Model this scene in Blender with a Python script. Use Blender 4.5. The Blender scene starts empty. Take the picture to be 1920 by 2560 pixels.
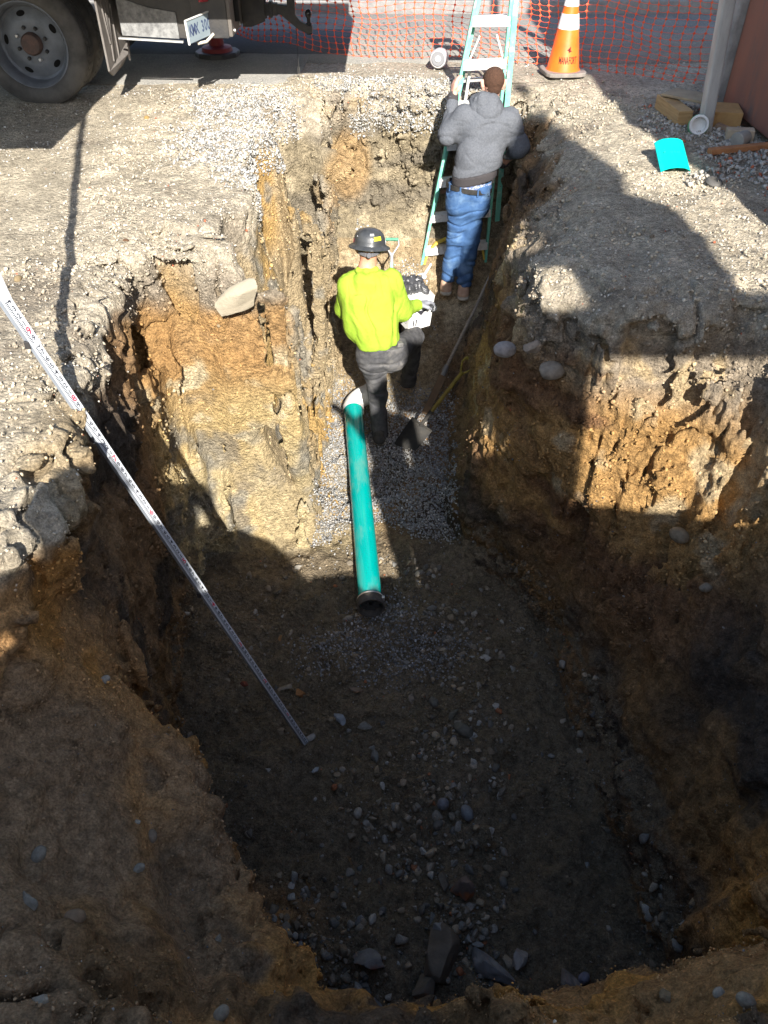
import bpy, bmesh, math, random
import numpy as np
from mathutils import Vector, Matrix
R = math.radians
rng = np.random.default_rng(7)
random.seed(7)
scene = bpy.context.scene
col = scene.collection

# ------------------------------------------------------------------ camera
cd = bpy.data.cameras.new('camera')
cd.sensor_fit = 'HORIZONTAL'; cd.sensor_width = 36.0; cd.lens = 36.06
cd.clip_start = 0.05; cd.clip_end = 500
cam = bpy.data.objects.new('camera', cd); col.objects.link(cam)
cam.location = (0, 0, 1.7); cam.rotation_euler = (R(48), 0, 0)
scene.camera = cam

# ------------------------------------------------------------------ light
SUN = Vector((-0.17, 0.993, -0.654)).normalized()      # direction the light travels
w = bpy.data.worlds.new('World'); scene.world = w; w.use_nodes = True
nt = w.node_tree
bg = nt.nodes['Background']
sky = nt.nodes.new('ShaderNodeTexSky'); sky.sky_type = 'NISHITA'; sky.sun_disc = False
sky.sun_elevation = math.asin(-SUN.z); sky.sun_rotation = math.atan2(-SUN.x, -SUN.y)
nt.links.new(sky.outputs[0], bg.inputs[0]); bg.inputs[1].default_value = 0.105
sd = bpy.data.lights.new('sun', 'SUN'); sd.energy = 4.9; sd.angle = R(0.53); sd.color = (1.0, 0.955, 0.88)
so = bpy.data.objects.new('sun', sd); col.objects.link(so)
so.rotation_euler = SUN.to_track_quat('-Z', 'Y').to_euler()
scene.view_settings.view_transform = 'Standard'; scene.view_settings.look = 'None'
scene.view_settings.exposure = 1.3; scene.view_settings.gamma = 1
scene.cycles.max_bounces = 6; scene.cycles.diffuse_bounces = 3

# ------------------------------------------------------------------ materials
def mat(name, c, rough=0.8, c2=None, scale=20, bump=0.0, bscale=60, metal=0.0, spec=0.3, detail=6, stretch=None, thr=(0.35, 0.65), coat=0, trans=0, c3=None, c3s=4, c3t=(0.55, 0.7), coord='Object'):
    m = bpy.data.materials.new(name); m.use_nodes = True
    n = m.node_tree.nodes; l = m.node_tree.links; b = n['Principled BSDF']
    b.inputs['Base Color'].default_value = (*c, 1); b.inputs['Roughness'].default_value = rough
    b.inputs['Metallic'].default_value = metal; b.inputs['Specular IOR Level'].default_value = spec
    b.inputs['Coat Weight'].default_value = coat; b.inputs['Transmission Weight'].default_value = trans
    tc = n.new('ShaderNodeTexCoord'); mp = n.new('ShaderNodeMapping'); l.new(tc.outputs[coord], mp.inputs[0])
    if stretch: mp.inputs['Scale'].default_value = stretch
    def noise(s, d=detail):
        t = n.new('ShaderNodeTexNoise'); t.inputs['Scale'].default_value = s; t.inputs['Detail'].default_value = d
        t.inputs['Roughness'].default_value = 0.6; l.new(mp.outputs[0], t.inputs['Vector']); return t
    def mix(src, bb, s, th):
        t = noise(s); r = n.new('ShaderNodeMapRange'); r.inputs[1].default_value = th[0]; r.inputs[2].default_value = th[1]
        l.new(t.outputs['Fac'], r.inputs[0]); x = n.new('ShaderNodeMix'); x.data_type = 'RGBA'
        l.new(r.outputs[0], x.inputs[0])
        if isinstance(src, tuple): x.inputs[6].default_value = (*src, 1)
        else: l.new(src, x.inputs[6])
        x.inputs[7].default_value = (*bb, 1); return x.outputs[2]
    src = c
    if c2: src = mix(src, c2, scale, thr)
    if c3: src = mix(src, c3, c3s, c3t)
    if not isinstance(src, tuple): l.new(src, b.inputs['Base Color'])
    if bump:
        t = noise(bscale, 5); bp = n.new('ShaderNodeBump'); bp.inputs['Strength'].default_value = bump; bp.inputs['Distance'].default_value = 0.01
        l.new(t.outputs['Fac'], bp.inputs['Height']); l.new(bp.outputs[0], b.inputs['Normal'])
    return m

def soil_material(name, fine=1.0):
    m = bpy.data.materials.new(name); m.use_nodes = True
    n = m.node_tree.nodes; l = m.node_tree.links; b = n['Principled BSDF']
    b.inputs['Roughness'].default_value = 0.95; b.inputs['Specular IOR Level'].default_value = 0.15
    a = n.new('ShaderNodeAttribute'); a.attribute_name = 'Col'
    tc = n.new('ShaderNodeTexCoord')
    def noise(s, d, r=0.65):
        t = n.new('ShaderNodeTexNoise'); t.inputs['Scale'].default_value = s; t.inputs['Detail'].default_value = d
        t.inputs['Roughness'].default_value = r; l.new(tc.outputs['Object'], t.inputs['Vector']); return t
    t1 = noise(26, 8); t2 = noise(130, 5)
    mr = n.new('ShaderNodeMapRange'); mr.inputs[1].default_value = 0.3; mr.inputs[2].default_value = 0.7
    mr.inputs[3].default_value = 0.52; mr.inputs[4].default_value = 1.46; l.new(t1.outputs['Fac'], mr.inputs[0])
    mr2 = n.new('ShaderNodeMapRange'); mr2.inputs[1].default_value = 0.3; mr2.inputs[2].default_value = 0.7
    mr2.inputs[3].default_value = 0.56; mr2.inputs[4].default_value = 1.42; l.new(t2.outputs['Fac'], mr2.inputs[0])
    mu = n.new('ShaderNodeMath'); mu.operation = 'MULTIPLY'; l.new(mr.outputs[0], mu.inputs[0]); l.new(mr2.outputs[0], mu.inputs[1])
    vm = n.new('ShaderNodeVectorMath'); vm.operation = 'SCALE'; l.new(a.outputs['Color'], vm.inputs[0]); l.new(mu.outputs[0], vm.inputs['Scale'])
    # small pale grit seen in the soil
    v = n.new('ShaderNodeTexVoronoi'); v.inputs['Scale'].default_value = 34; l.new(tc.outputs['Object'], v.inputs['Vector'])
    g1 = n.new('ShaderNodeMath'); g1.operation = 'LESS_THAN'; g1.inputs[1].default_value = 0.22; l.new(v.outputs['Distance'], g1.inputs[0])
    sx = n.new('ShaderNodeSeparateColor'); l.new(v.outputs['Color'], sx.inputs[0])
    g2 = n.new('ShaderNodeMath'); g2.operation = 'GREATER_THAN'; g2.inputs[1].default_value = 0.72; l.new(sx.outputs[0], g2.inputs[0])
    g = n.new('ShaderNodeMath'); g.operation = 'MULTIPLY'; l.new(g1.outputs[0], g.inputs[0]); l.new(g2.outputs[0], g.inputs[1])
    sc = n.new('ShaderNodeVectorMath'); sc.operation = 'SCALE'; sc.inputs['Scale'].default_value = 1.45; l.new(vm.outputs[0], sc.inputs[0])
    mx = n.new('ShaderNodeMix'); mx.data_type = 'RGBA'; l.new(g.outputs[0], mx.inputs[0]); l.new(vm.outputs[0], mx.inputs[6]); l.new(sc.outputs[0], mx.inputs[7])
    l.new(mx.outputs[2], b.inputs['Base Color'])
    t3 = noise(60, 9, 0.75)
    ad = n.new('ShaderNodeMath'); ad.operation = 'MULTIPLY_ADD'; ad.inputs[1].default_value = 0.25; l.new(g.outputs[0], ad.inputs[0]); l.new(t3.outputs['Fac'], ad.inputs[2])
    vc = n.new('ShaderNodeTexVoronoi'); vc.inputs['Scale'].default_value = 55; l.new(tc.outputs['Object'], vc.inputs['Vector'])
    a2 = n.new('ShaderNodeMath'); a2.operation = 'MULTIPLY_ADD'; a2.inputs[1].default_value = -0.45; l.new(vc.outputs['Distance'], a2.inputs[0]); l.new(ad.outputs[0], a2.inputs[2])
    bp = n.new('ShaderNodeBump'); bp.inputs['Strength'].default_value = 1.0; bp.inputs['Distance'].default_value = 0.028 * fine
    l.new(a2.outputs[0], bp.inputs['Height']); l.new(bp.outputs[0], b.inputs['Normal'])
    return m

def attr_material(name, rough=0.8, bump=0.3, bscale=200, spec=0.3):
    m = bpy.data.materials.new(name); m.use_nodes = True
    n = m.node_tree.nodes; l = m.node_tree.links; b = n['Principled BSDF']
    b.inputs['Roughness'].default_value = rough; b.inputs['Specular IOR Level'].default_value = spec
    a = n.new('ShaderNodeAttribute'); a.attribute_name = 'Col'
    tc = n.new('ShaderNodeTexCoord'); t = n.new('ShaderNodeTexNoise'); t.inputs['Scale'].default_value = bscale; t.inputs['Detail'].default_value = 6
    l.new(tc.outputs['Object'], t.inputs['Vector'])
    mr = n.new('ShaderNodeMapRange'); mr.inputs[1].default_value = 0.3; mr.inputs[2].default_value = 0.7; mr.inputs[3].default_value = 0.75; mr.inputs[4].default_value = 1.2
    l.new(t.outputs['Fac'], mr.inputs[0])
    vm = n.new('ShaderNodeVectorMath'); vm.operation = 'SCALE'; l.new(a.outputs['Color'], vm.inputs[0]); l.new(mr.outputs[0], vm.inputs['Scale'])
    l.new(vm.outputs[0], b.inputs['Base Color'])
    bp = n.new('ShaderNodeBump'); bp.inputs['Strength'].default_value = bump; bp.inputs['Distance'].default_value = 0.006
    l.new(t.outputs['Fac'], bp.inputs['Height']); l.new(bp.outputs[0], b.inputs['Normal'])
    return m

# ------------------------------------------------------------------ objects and tags
def tag(o, label=None, cat=None, group=None, kind=None):
    if label: o['label'] = label
    if cat: o['category'] = cat
    if group: o['group'] = group
    if kind: o['kind'] = kind
    return o
def thing(name, loc, label, cat, group=None):
    o = bpy.data.objects.new(name, None); col.objects.link(o); o.location = loc; o.empty_display_size = 0.1
    return tag(o, label, cat, group)
def link_mesh(name, me, m=None, parent=None, smooth=False):
    o = bpy.data.objects.new(name, me); col.objects.link(o)
    if m: me.materials.append(m)
    if smooth: me.polygons.foreach_set('use_smooth', np.ones(len(me.polygons), bool))
    if parent is not None:
        o.parent = parent
        o.matrix_parent_inverse = Matrix.Translation(root_loc(parent)).inverted()
    return o
def root_loc(p):
    v = Vector((0, 0, 0))
    while p is not None:
        if p.type == 'MESH': break                         # meshes carry world coordinates
        v = v + p.location; p = p.parent
    return v
def np_mesh(name, V, F, m=None, parent=None, smooth=False, C=None):
    """F: (n,k) array, all faces with k corners."""
    me = bpy.data.meshes.new(name); V = np.asarray(V, np.float32); F = np.asarray(F, np.int32)
    me.vertices.add(len(V)); me.vertices.foreach_set('co', V.ravel())
    k = F.shape[1]; me.loops.add(F.size); me.loops.foreach_set('vertex_index', F.ravel())
    me.polygons.add(len(F)); me.polygons.foreach_set('loop_start', np.arange(0, F.size, k, dtype=np.int32))
    me.update(calc_edges=True)
    if C is not None:
        at = me.color_attributes.new('Col', 'FLOAT_COLOR', 'POINT')
        at.data.foreach_set('color', np.concatenate([C, np.ones((len(C), 1))], 1).astype(np.float32).ravel())
    return link_mesh(name, me, m, parent, smooth)

class MB:
    """collects simple solids into ONE mesh"""
    def __init__(s): s.v = []; s.f = []
    def add(s, V, F):
        o = len(s.v); s.v += [tuple(v) for v in V]; s.f += [tuple(i + o for i in f) for f in F]; return s
    def box(s, c, size, rot=None):
        M = rot if rot is not None else Matrix.Identity(3)
        if isinstance(M, (tuple, list)) : M = Matrix.Rotation(M[2], 3, 'Z') @ Matrix.Rotation(M[1], 3, 'Y') @ Matrix.Rotation(M[0], 3, 'X')
        V = [Vector(c) + M @ Vector((x * size[0] / 2, y * size[1] / 2, z * size[2] / 2)) for x in (-1, 1) for y in (-1, 1) for z in (-1, 1)]
        return s.add(V, [(0, 1, 3, 2), (4, 6, 7, 5), (0, 4, 5, 1), (2, 3, 7, 6), (0, 2, 6, 4), (1, 5, 7, 3)])
    def bar(s, p, q, wd, th, up=(0, 0, 1)):
        p = Vector(p); q = Vector(q); d = (q - p).normalized(); x = d.cross(Vector(up)).normalized(); y = x.cross(d)
        V = [a + x * i * wd / 2 + y * j * th / 2 for a in (p, q) for (i, j) in ((-1, -1), (1, -1), (1, 1), (-1, 1))]
        return s.add(V, [(3, 2, 1, 0), (4, 5, 6, 7), (0, 1, 5, 4), (1, 2, 6, 5), (2, 3, 7, 6), (3, 0, 4, 7)])
    def tube(s, pts, r, seg=12, cap=True, ell=1.0):
        pts = [Vector(p) for p in pts]; n = len(pts)
        rs = r if isinstance(r, (list, tuple)) else [r] * n
        rings = []; t0 = (pts[1] - pts[0]).normalized()
        x = t0.orthogonal().normalized()
        for i, p in enumerate(pts):
            t = (pts[min(i + 1, n - 1)] - pts[max(i - 1, 0)]).normalized()
            x = (x - t * x.dot(t)).normalized(); y = t.cross(x)
            rings.append([p + (x * math.cos(a) + y * ell * math.sin(a)) * rs[i] for a in [2 * math.pi * k / seg for k in range(seg)]])
        V = [v for rg in rings for v in rg]; F = []
        for i in range(n - 1):
            for k in range(seg):
                F.append((i * seg + k, i * seg + (k + 1) % seg, (i + 1) * seg + (k + 1) % seg, (i + 1) * seg + k))
        if cap: F += [tuple(range(seg))[::-1], tuple((n - 1) * seg + k for k in range(seg))]
        return s.add(V, F)
    def lathe(s, prof, c=(0, 0, 0), axis=(0, 0, 1), seg=32, mod=None, cap=False):
        """prof: (radius, height) pairs along axis"""
        a = Vector(axis).normalized(); x = a.orthogonal().normalized(); y = a.cross(x); c = Vector(c); V = []; F = []; n = len(prof)
        for i, (r, h) in enumerate(prof):
            for k in range(seg):
                t = 2 * math.pi * k / seg; rr = r + (mod(i, k) if mod else 0)
                V.append(c + a * h + (x * math.cos(t) + y * math.sin(t)) * rr)
        for i in range(n - 1):
            for k in range(seg): F.append((i * seg + k, i * seg + (k + 1) % seg, (i + 1) * seg + (k + 1) % seg, (i + 1) * seg + k))
        if cap: F += [tuple(range(seg))[::-1], tuple((n - 1) * seg + k for k in range(seg))]
        return s.add(V, F)
    def prism(s, poly, o, ux, uy, th):
        """polygon in the plane (ux, uy) at o, extruded by th along ux x uy"""
        o = Vector(o); ux = Vector(ux); uy = Vector(uy); nz = ux.cross(uy).normalized(); n = len(poly)
        V = [o + ux * a + uy * b + nz * h for h in (-th / 2, th / 2) for (a, b) in poly]
        return s.add(V, [tuple(range(n))[::-1], tuple(range(n, 2 * n))] + [(i, (i + 1) % n, n + (i + 1) % n, n + i) for i in range(n)])
    def build(s, name, m, parent=None, bevel=0.0, smooth=False, seg=2):
        me = bpy.data.meshes.new(name); me.from_pydata([tuple(v) for v in s.v], [], s.f); me.update()
        o = link_mesh(name, me, m, parent)
        if smooth:
            me.polygons.foreach_set('use_smooth', np.ones(len(me.polygons), bool)); me.set_sharp_from_angle(angle=R(40))
        if bevel:
            b = o.modifiers.new('bevel', 'BEVEL'); b.width = bevel; b.segments = seg; b.limit_method = 'ANGLE'; b.angle_limit = R(35); b.harden_normals = False
        return o

_tx = {}
def text_geo(ch):
    """outline triangles of a string, height about 0.7 for capitals"""
    if ch not in _tx:
        cu = bpy.data.curves.new('lettering', 'FONT'); cu.body = ch; cu.align_x = 'CENTER'; cu.align_y = 'CENTER'; cu.resolution_u = 3; cu.offset = 0.022
        ob = bpy.data.objects.new('lettering', cu); col.objects.link(ob)
        bpy.context.view_layer.update()
        me = bpy.data.meshes.new_from_object(ob.evaluated_get(bpy.context.evaluated_depsgraph_get()))
        _tx[ch] = ([v.co.copy() for v in me.vertices], [tuple(p.vertices) for p in me.polygons])
        bpy.data.objects.remove(ob); bpy.data.curves.remove(cu); bpy.data.meshes.remove(me)
    return _tx[ch]

# ------------------------------------------------------------------ lattice noise
_T = rng.random((64, 64, 64)).astype(np.float32).ravel()
def vnoise(x, y, z, seed=0):
    """value noise 0..1 on numpy arrays"""
    x = x + seed * 7.31; y = y + seed * 3.77; z = z + seed * 5.13
    xi = np.floor(x).astype(np.int32); yi = np.floor(y).astype(np.int32); zi = np.floor(z).astype(np.int32)
    fx = (x - xi).astype(np.float32); fy = (y - yi).astype(np.float32); fz = (z - zi).astype(np.float32)
    fx = fx * fx * (3 - 2 * fx); fy = fy * fy * (3 - 2 * fy); fz = fz * fz * (3 - 2 * fz)
    x0 = (xi & 63) * 4096; x1 = ((xi + 1) & 63) * 4096; y0 = (yi & 63) * 64; y1 = ((yi + 1) & 63) * 64; z0 = zi & 63; z1 = (zi + 1) & 63
    def L(a, b): return _T[a + b + z0] * (1 - fz) + _T[a + b + z1] * fz
    return (L(x0, y0) * (1 - fy) + L(x0, y1) * fy) * (1 - fx) + (L(x1, y0) * (1 - fy) + L(x1, y1) * fy) * fx
def fbm(x, y, z, seed=0, oct=3):
    a = 1.0; s = 0.0; t = 0.0
    for i in range(oct):
        s = s + a * vnoise(x, y, z, seed + i * 2.1); t += a; a *= 0.5; x = x * 2.03; y = y * 2.03; z = z * 2.03
    return s / t
def sstep(a, b, x):
    t = np.clip((x - a) / (b - a), 0, 1); return t * t * (3 - 2 * t)

# ------------------------------------------------------------------ surface nets
def surface_nets(S, origin, res):
    """S > 0 is air, S < 0 is solid; returns vertices and quads facing the air"""
    nx, ny, nz = S.shape; B = S > 0
    cnt = np.zeros((nx - 1, ny - 1, nz - 1), np.int8)
    for a in (0, 1):
        for b in (0, 1):
            for c in (0, 1): cnt += B[a:nx - 1 + a, b:ny - 1 + b, c:nz - 1 + c]
    act = (cnt > 0) & (cnt < 8); I = np.nonzero(act); n = len(I[0])
    ids = np.full(act.shape, -1, np.int32); ids[I] = np.arange(n, dtype=np.int32)
    i, j, k = I; P = np.zeros((n, 3), np.float32); W = np.zeros(n, np.float32)
    cor = {(a, b, c): S[i + a, j + b, k + c] for a in (0, 1) for b in (0, 1) for c in (0, 1)}
    for a in (0, 1):
        for b in (0, 1):
            for ax in range(3):
                p = [a, b]; p.insert(ax, 0); q = list(p); q[ax] = 1
                s0 = cor[tuple(p)]; s1 = cor[tuple(q)]; m = (s0 > 0) != (s1 > 0)
                t = np.where(m, s0 / np.where(m, s0 - s1, 1), 0)
                for d in range(3): P[:, d] += np.where(m, p[d] + (t if d == ax else 0), 0)
                W += m
    P /= W[:, None]
    V = (np.stack([i, j, k], 1) + P) * res + np.array(origin, np.float32)
    Q = []
    for ax in range(3):
        sl0 = [slice(1, -1)] * 3; sl1 = [slice(1, -1)] * 3; sl0[ax] = slice(0, -1); sl1[ax] = slice(1, None)
        b0 = B[tuple(sl0)]; b1 = B[tuple(sl1)]; m = np.nonzero(b0 != b1)
        idx = [m[0] + (0 if ax == 0 else 1), m[1] + (0 if ax == 1 else 1), m[2] + (0 if ax == 2 else 1)]
        u = (ax + 1) % 3; v = (ax + 2) % 3
        def g(du, dv):
            t = [x.copy() for x in idx]; t[u] -= du; t[v] -= dv; return ids[t[0], t[1], t[2]]
        q = np.stack([g(1, 1), g(0, 1), g(0, 0), g(1, 0)], 1)
        flip = b0[m]           # air on the low side: face looks down the axis
        q[flip] = q[flip][:, ::-1]
        Q.append(q)
    Q = np.concatenate(Q); Q = Q[(Q >= 0).all(1)]
    return V, Q

# ================================================================== THE GROUND AND THE PIT
TOP = [(0, .36), (.5, .38), (.9, .42), (1.3, .48), (1.75, .75), (2.02, 1.8), (2.08, 2.6), (1.95, 3.2), (1.72, 3.36), (1.3, 3.34), (1.04, 3.42), (.84, 3.62), (.74, 3.86),
       (.84, 4.35), (.97, 5.0), (1.08, 5.75), (1.2, 6.7), (1.3, 7.2), (.4, 7.23), (-.38, 7.2), (-.44, 6.7), (-.5, 6.2), (-.58, 5.3), (-.60, 4.3), (-.60, 4.10), (-.9, 4.08), (-1.2, 4.06), (-1.42, 3.98),
       (-1.3, 3.3), (-1.22, 2.8), (-1.16, 2.4), (-1.10, 1.95), (-1.22, 1.68), (-1.45, 1.50), (-1.52, 1.0), (-1.35, .55), (-.9, .30), (-.45, .30)]
BOT = [(0, .70), (.27, .76), (.51, .77), (.76, .84), (1.08, .89), (1.36, .96), (1.30, 1.5), (1.24, 1.85), (1.17, 2.2), (1.1, 2.8), (1.07, 3.35), (.82, 3.75), (.56, 3.98),
       (.5, 4.3), (.53, 5.0), (.6, 6.0), (.95, 6.6), (1.2, 7.15), (.4, 7.16), (-.42, 7.12), (-.46, 6.6), (-.5, 6.0), (-.53, 5.0), (-.53, 4.04), (-.9, 4.0), (-1.28, 3.94),
       (-1.33, 3.6), (-1.28, 2.9), (-1.2, 2.4), (-.98, 2.0), (-.62, 1.35), (-.54, 1.16), (-.42, .97), (-.22, .80)]
def poly_sdf(poly, X, Y):
    P = np.array(poly, np.float32); n = len(P); d = np.full(X.shape, 1e9, np.float32); ins = np.zeros(X.shape, bool)
    for i in range(n):
        a = P[i]; b = P[(i + 1) % n]; e = b - a; wx = X - a[0]; wy = Y - a[1]
        t = np.clip((wx * e[0] + wy * e[1]) / (e @ e), 0, 1)
        d = np.minimum(d, (wx - e[0] * t) ** 2 + (wy - e[1] * t) ** 2)
        c = ((a[1] <= Y) != (b[1] <= Y)); ins ^= c & (X < a[0] + e[0] * (Y - a[1]) / (e[1] if abs(e[1]) > 1e-9 else 1e-9))
    d = np.sqrt(d); return np.where(ins, -d, d)
def ground_h(X, Y):
    z = 0 * X
    h = (vnoise(X * .9, Y * .9, z, 3) - .5) * .07 + (vnoise(X * 2.7, Y * 2.7, z, 5) - .5) * .035 + (vnoise(X * 9, Y * 9, z, 6) - .5) * .018 + (vnoise(X * 27, Y * 27, z, 8) - .5) * .009
    flat = sstep(7.6, 8.1, Y) + sstep(-.6, -1.0, X) * sstep(6.9, 7.3, Y)
    flat = np.clip(flat, 0, 1)
    return h * (1 - flat * .93) - .012 * flat
FY = [0, 2.2, 3.2, 3.9, 4.6, 5.5, 5.75, 6.05, 6.3, 6.6, 6.85, 7.0, 7.1, 8]
FZ = [-2.40, -2.34, -2.32, -2.30, -2.30, -2.29, -2.26, -2.17, -1.97, -1.64, -1.50, -1.28, -1.0, -.8]
def floor_z(X, Y):
    f = np.interp(Y, FY, FZ)
    lf = sstep(.25, -.4, X) * sstep(5.9, 6.5, Y)
    return f - .12 * lf * sstep(7.1, 6.7, Y)

SLAB = True
x0, x1, y0, y1, zb, zt, RES = -1.95, 2.25, .12, 7.55, -2.62, .24, .0135
gx = np.arange(x0, x1, RES, dtype=np.float32); gy = np.arange(y0, y1, RES, dtype=np.float32); gz = np.arange(zb, zt, RES, dtype=np.float32)
X2, Y2 = np.meshgrid(gx, gy, indexing='ij')
dt = poly_sdf(TOP, X2, Y2); db = poly_sdf(BOT, X2, Y2); h2 = ground_h(X2, Y2)
wob = (vnoise(X2 * 3, Y2 * 3, 0 * X2, 11) - .5) * .10 + (vnoise(X2 * 8, Y2 * 8, 0 * X2, 12) - .5) * .05
dt = dt + wob * 1.0
h2 = h2 - (.07 + .05 * sstep(1.9, 1.2, Y2)) * np.exp(-np.maximum(dt, 0) / .12) - .16 * np.exp(-np.maximum(dt, 0) / .22) * sstep(.6, .8, X2) * sstep(4.0, 4.4, Y2) * sstep(7.0, 6.6, Y2)            # the shoulder is worn down near the edge
sw = (vnoise(X2 * 0, Y2 * 1.4, 0 * X2, 17) - .5) * .10
sb = sstep(4.0, 4.15, Y2) * sstep(6.9, 6.6, Y2)
h2 = h2 - sb * (sstep(-.74, -.70, X2 + sw) * sstep(0, -.3, X2) * (.10 + .55 * vnoise(X2 * 0, Y2 * 2.2, 0 * X2, 18) ** 1.5) + sstep(-.86, -.82, X2 + sw) * sstep(0, -.3, X2) * (.02 + .16 * vnoise(X2 * 0, Y2 * 3.1, 0 * X2, 19)))
h2 = h2 - .10 * sstep(.45, .7, fbm(X2 * 5, Y2 * 5, 0 * X2, 27, 2)) * np.exp(-np.maximum(dt, 0) / .1) * sstep(2.2, 3.0, Y2)
fl2 = floor_z(X2, Y2) + (fbm(X2 * 3, Y2 * 3, 0 * X2, 14, 3) - .5) * .17 + (vnoise(X2 * 14, Y2 * 14, 0 * X2, 16) - .5) * .05
Sv = np.empty((len(gx), len(gy), len(gz)), np.float32)
near2 = sstep(2.35, 1.55, Y2) * (1 - sstep(1.0, 1.25, X2) * sstep(1.1, 1.4, Y2))
def depth_w(z, nr): return np.clip(-z / (2.3 - 1.3 * nr), 0, 1)
for k, z in enumerate(gz):
    wk = depth_w(z, near2)
    d3 = dt * (1 - wk) + db * wk
    # the near bank bulges out half-way down
    a = np.minimum(-d3, z - fl2); b = z - h2
    kk = .05; hh = np.maximum(kk - np.abs(a - b), 0) / kk
    Sv[:, :, k] = np.maximum(a, b) + hh * hh * kk * .25
ix = np.nonzero((gx > -1.0) & (gx < -.45))[0]; iy = np.nonzero((gy > 3.95) & (gy < 6.9))[0]; iz = np.nonzero((gz > -1.95) & (gz < .1))[0]
XX, YY, ZZ = np.meshgrid(gx[ix], gy[iy], gz[iz], indexing='ij'); sub = Sv[ix[0]:ix[-1] + 1, iy[0]:iy[-1] + 1, iz[0]:iz[-1] + 1]
for xs_, sd_, zd in ((-.70, 1, -1.9), (-.82, 2, -1.2), (-.615, 3, -1.9)):
    xc = xs_ - (vnoise(YY * 1.4, ZZ * 0, ZZ * 0, 17) - .5) * .10 * 0 - (vnoise(YY * 2.6, ZZ * .9, 0 * ZZ, 300 + sd_) - .5) * .09 + .05 * -ZZ
    wdt_ = -.012 + .15 * sstep(.40, .60, vnoise(YY * 3.0, ZZ * .45, 0 * ZZ, 310 + sd_)) * sstep(zd, zd + .5, ZZ)
    wdt_ = wdt_ * sstep(4.0, 4.2, YY) * sstep(6.85, 6.6, YY)
    np.maximum(sub, np.where(wdt_ > .003, wdt_ - np.abs(XX - xc), -1), out=sub)
del XX, YY, ZZ, sub
bi = np.nonzero(np.abs(Sv) < .2)
X = gx[bi[0]]; Y = gy[bi[1]]; Z = gz[bi[2]]; F = Sv[bi]
wb = depth_w(Z, near2[bi[0], bi[1]]); d3 = dt[bi[0], bi[1]] * (1 - wb) + db[bi[0], bi[1]] * wb
topb = h2[bi[0], bi[1]]; flb = fl2[bi[0], bi[1]]
wall = sstep(.16, .03, np.abs(d3)) * sstep(-.01, -.10, Z - topb) * sstep(.0, .08, Z - flb)
shoulder = (1 + .4 * sstep(-.8, -1.0, X) * sstep(3.4, 2.6, Y)) * sstep(.40, .05, d3) * sstep(-.3, -.02, Z - topb)
edge = np.minimum(np.minimum(X - x0, x1 - X), np.minimum(Y - y0, y1 - Y)); fade = sstep(.03, .15, edge)
lump = (vnoise(X * 5, Y * 5, Z * 5, 20) - .5) * .07 + (vnoise(X * 12, Y * 12, Z * 12, 22) - .5) * .036 + (vnoise(X * 26, Y * 26, Z * 26, 24) - .5) * .022 + sstep(.55, .9, vnoise(X * 33, Y * 33, Z * 33, 25)) * .010
gamp = .55 + .9 * sstep(6.1, 6.4, Y) * sstep(-.2, -.4, Z) + .5 * sstep(-1.9, -2.1, Z) * sstep(4.2, 3.9, Y) + 1.0 * wall * (1 - .3 * sstep(-.8, -1.6, Z)) + .45 * shoulder
lw = wall * sstep(-.25, -.5, X) * sstep(3.9, 4.2, Y)                                  # narrow left wall: deep upright clefts
rf = wall * sstep(.95, 1.1, X) * sstep(2.3, 2.7, Y) * sstep(-1.9, -1.2, Z)             # lit face at the right
qx = X + (vnoise(X * 2, Y * 2, Z * 2.2, 31) - .5) * .16; qy = Y + (vnoise(X * 2, Y * 2, Z * 2.2, 33) - .5) * .16
g1 = vnoise(qx * 5, qy * 10, Z * .7, 35); g2 = vnoise(qx * 17, qy * 21, Z * 1.6, 37)
cleft = sstep(.47, .57, g1) * .33 + sstep(.5, .8, g2) * .05 - .06
fine_ = sstep(.80, .98, 1 - np.abs(vnoise(qx * 13, qy * 15, Z * 1.3, 38) * 2 - 1)) + .6 * sstep(.8, .98, 1 - np.abs(vnoise(qx * 27, qy * 27, Z * 2.6, 39) * 2 - 1))
ridg = (g2 - .5) * .05
g3 = vnoise(qx * 9, qy * 9, (Z + .5 * X) * 1.2, 41)
bankm = sstep(2.6, 1.9, Y)
bigl = bankm * ((vnoise(X * 2.4, Y * 2.4, Z * 2.4, 47) - .5) * .16 + sstep(.80, .98, 1 - np.abs(vnoise(X * 2.2 + Y, Y * 2.2 - X * .6, Z * 1.5, 48) * 2 - 1)) * .05 + (vnoise(X * 17, Y * 17, Z * 17, 49) - .5) * .022) * sstep(-1.9, -1.5, Z) * (.35 + .65 * sstep(-.05, -.4, Z))
F = F + fade * bigl
F = F + fade * (gamp * lump + lw * cleft + rf * (sstep(.5, .66, g3) * .15 - .04) + wall * ridg * (1 - lw) + wall * fine_ * (.016 + .030 * lw + .030 * rf))
# crumbly cracks near the ground surface on both shoulders
ck = 1 - np.abs(vnoise(X * 7, Y * 7, Z * 7, 45) * 2 - 1)
F = F + fade * (shoulder + wall * sstep(-.9, -.1, Z)) * (sstep(.84, .98, ck) * .075 + (vnoise(X * 19, Y * 19, Z * 19, 46) - .5) * .030 * shoulder)
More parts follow.
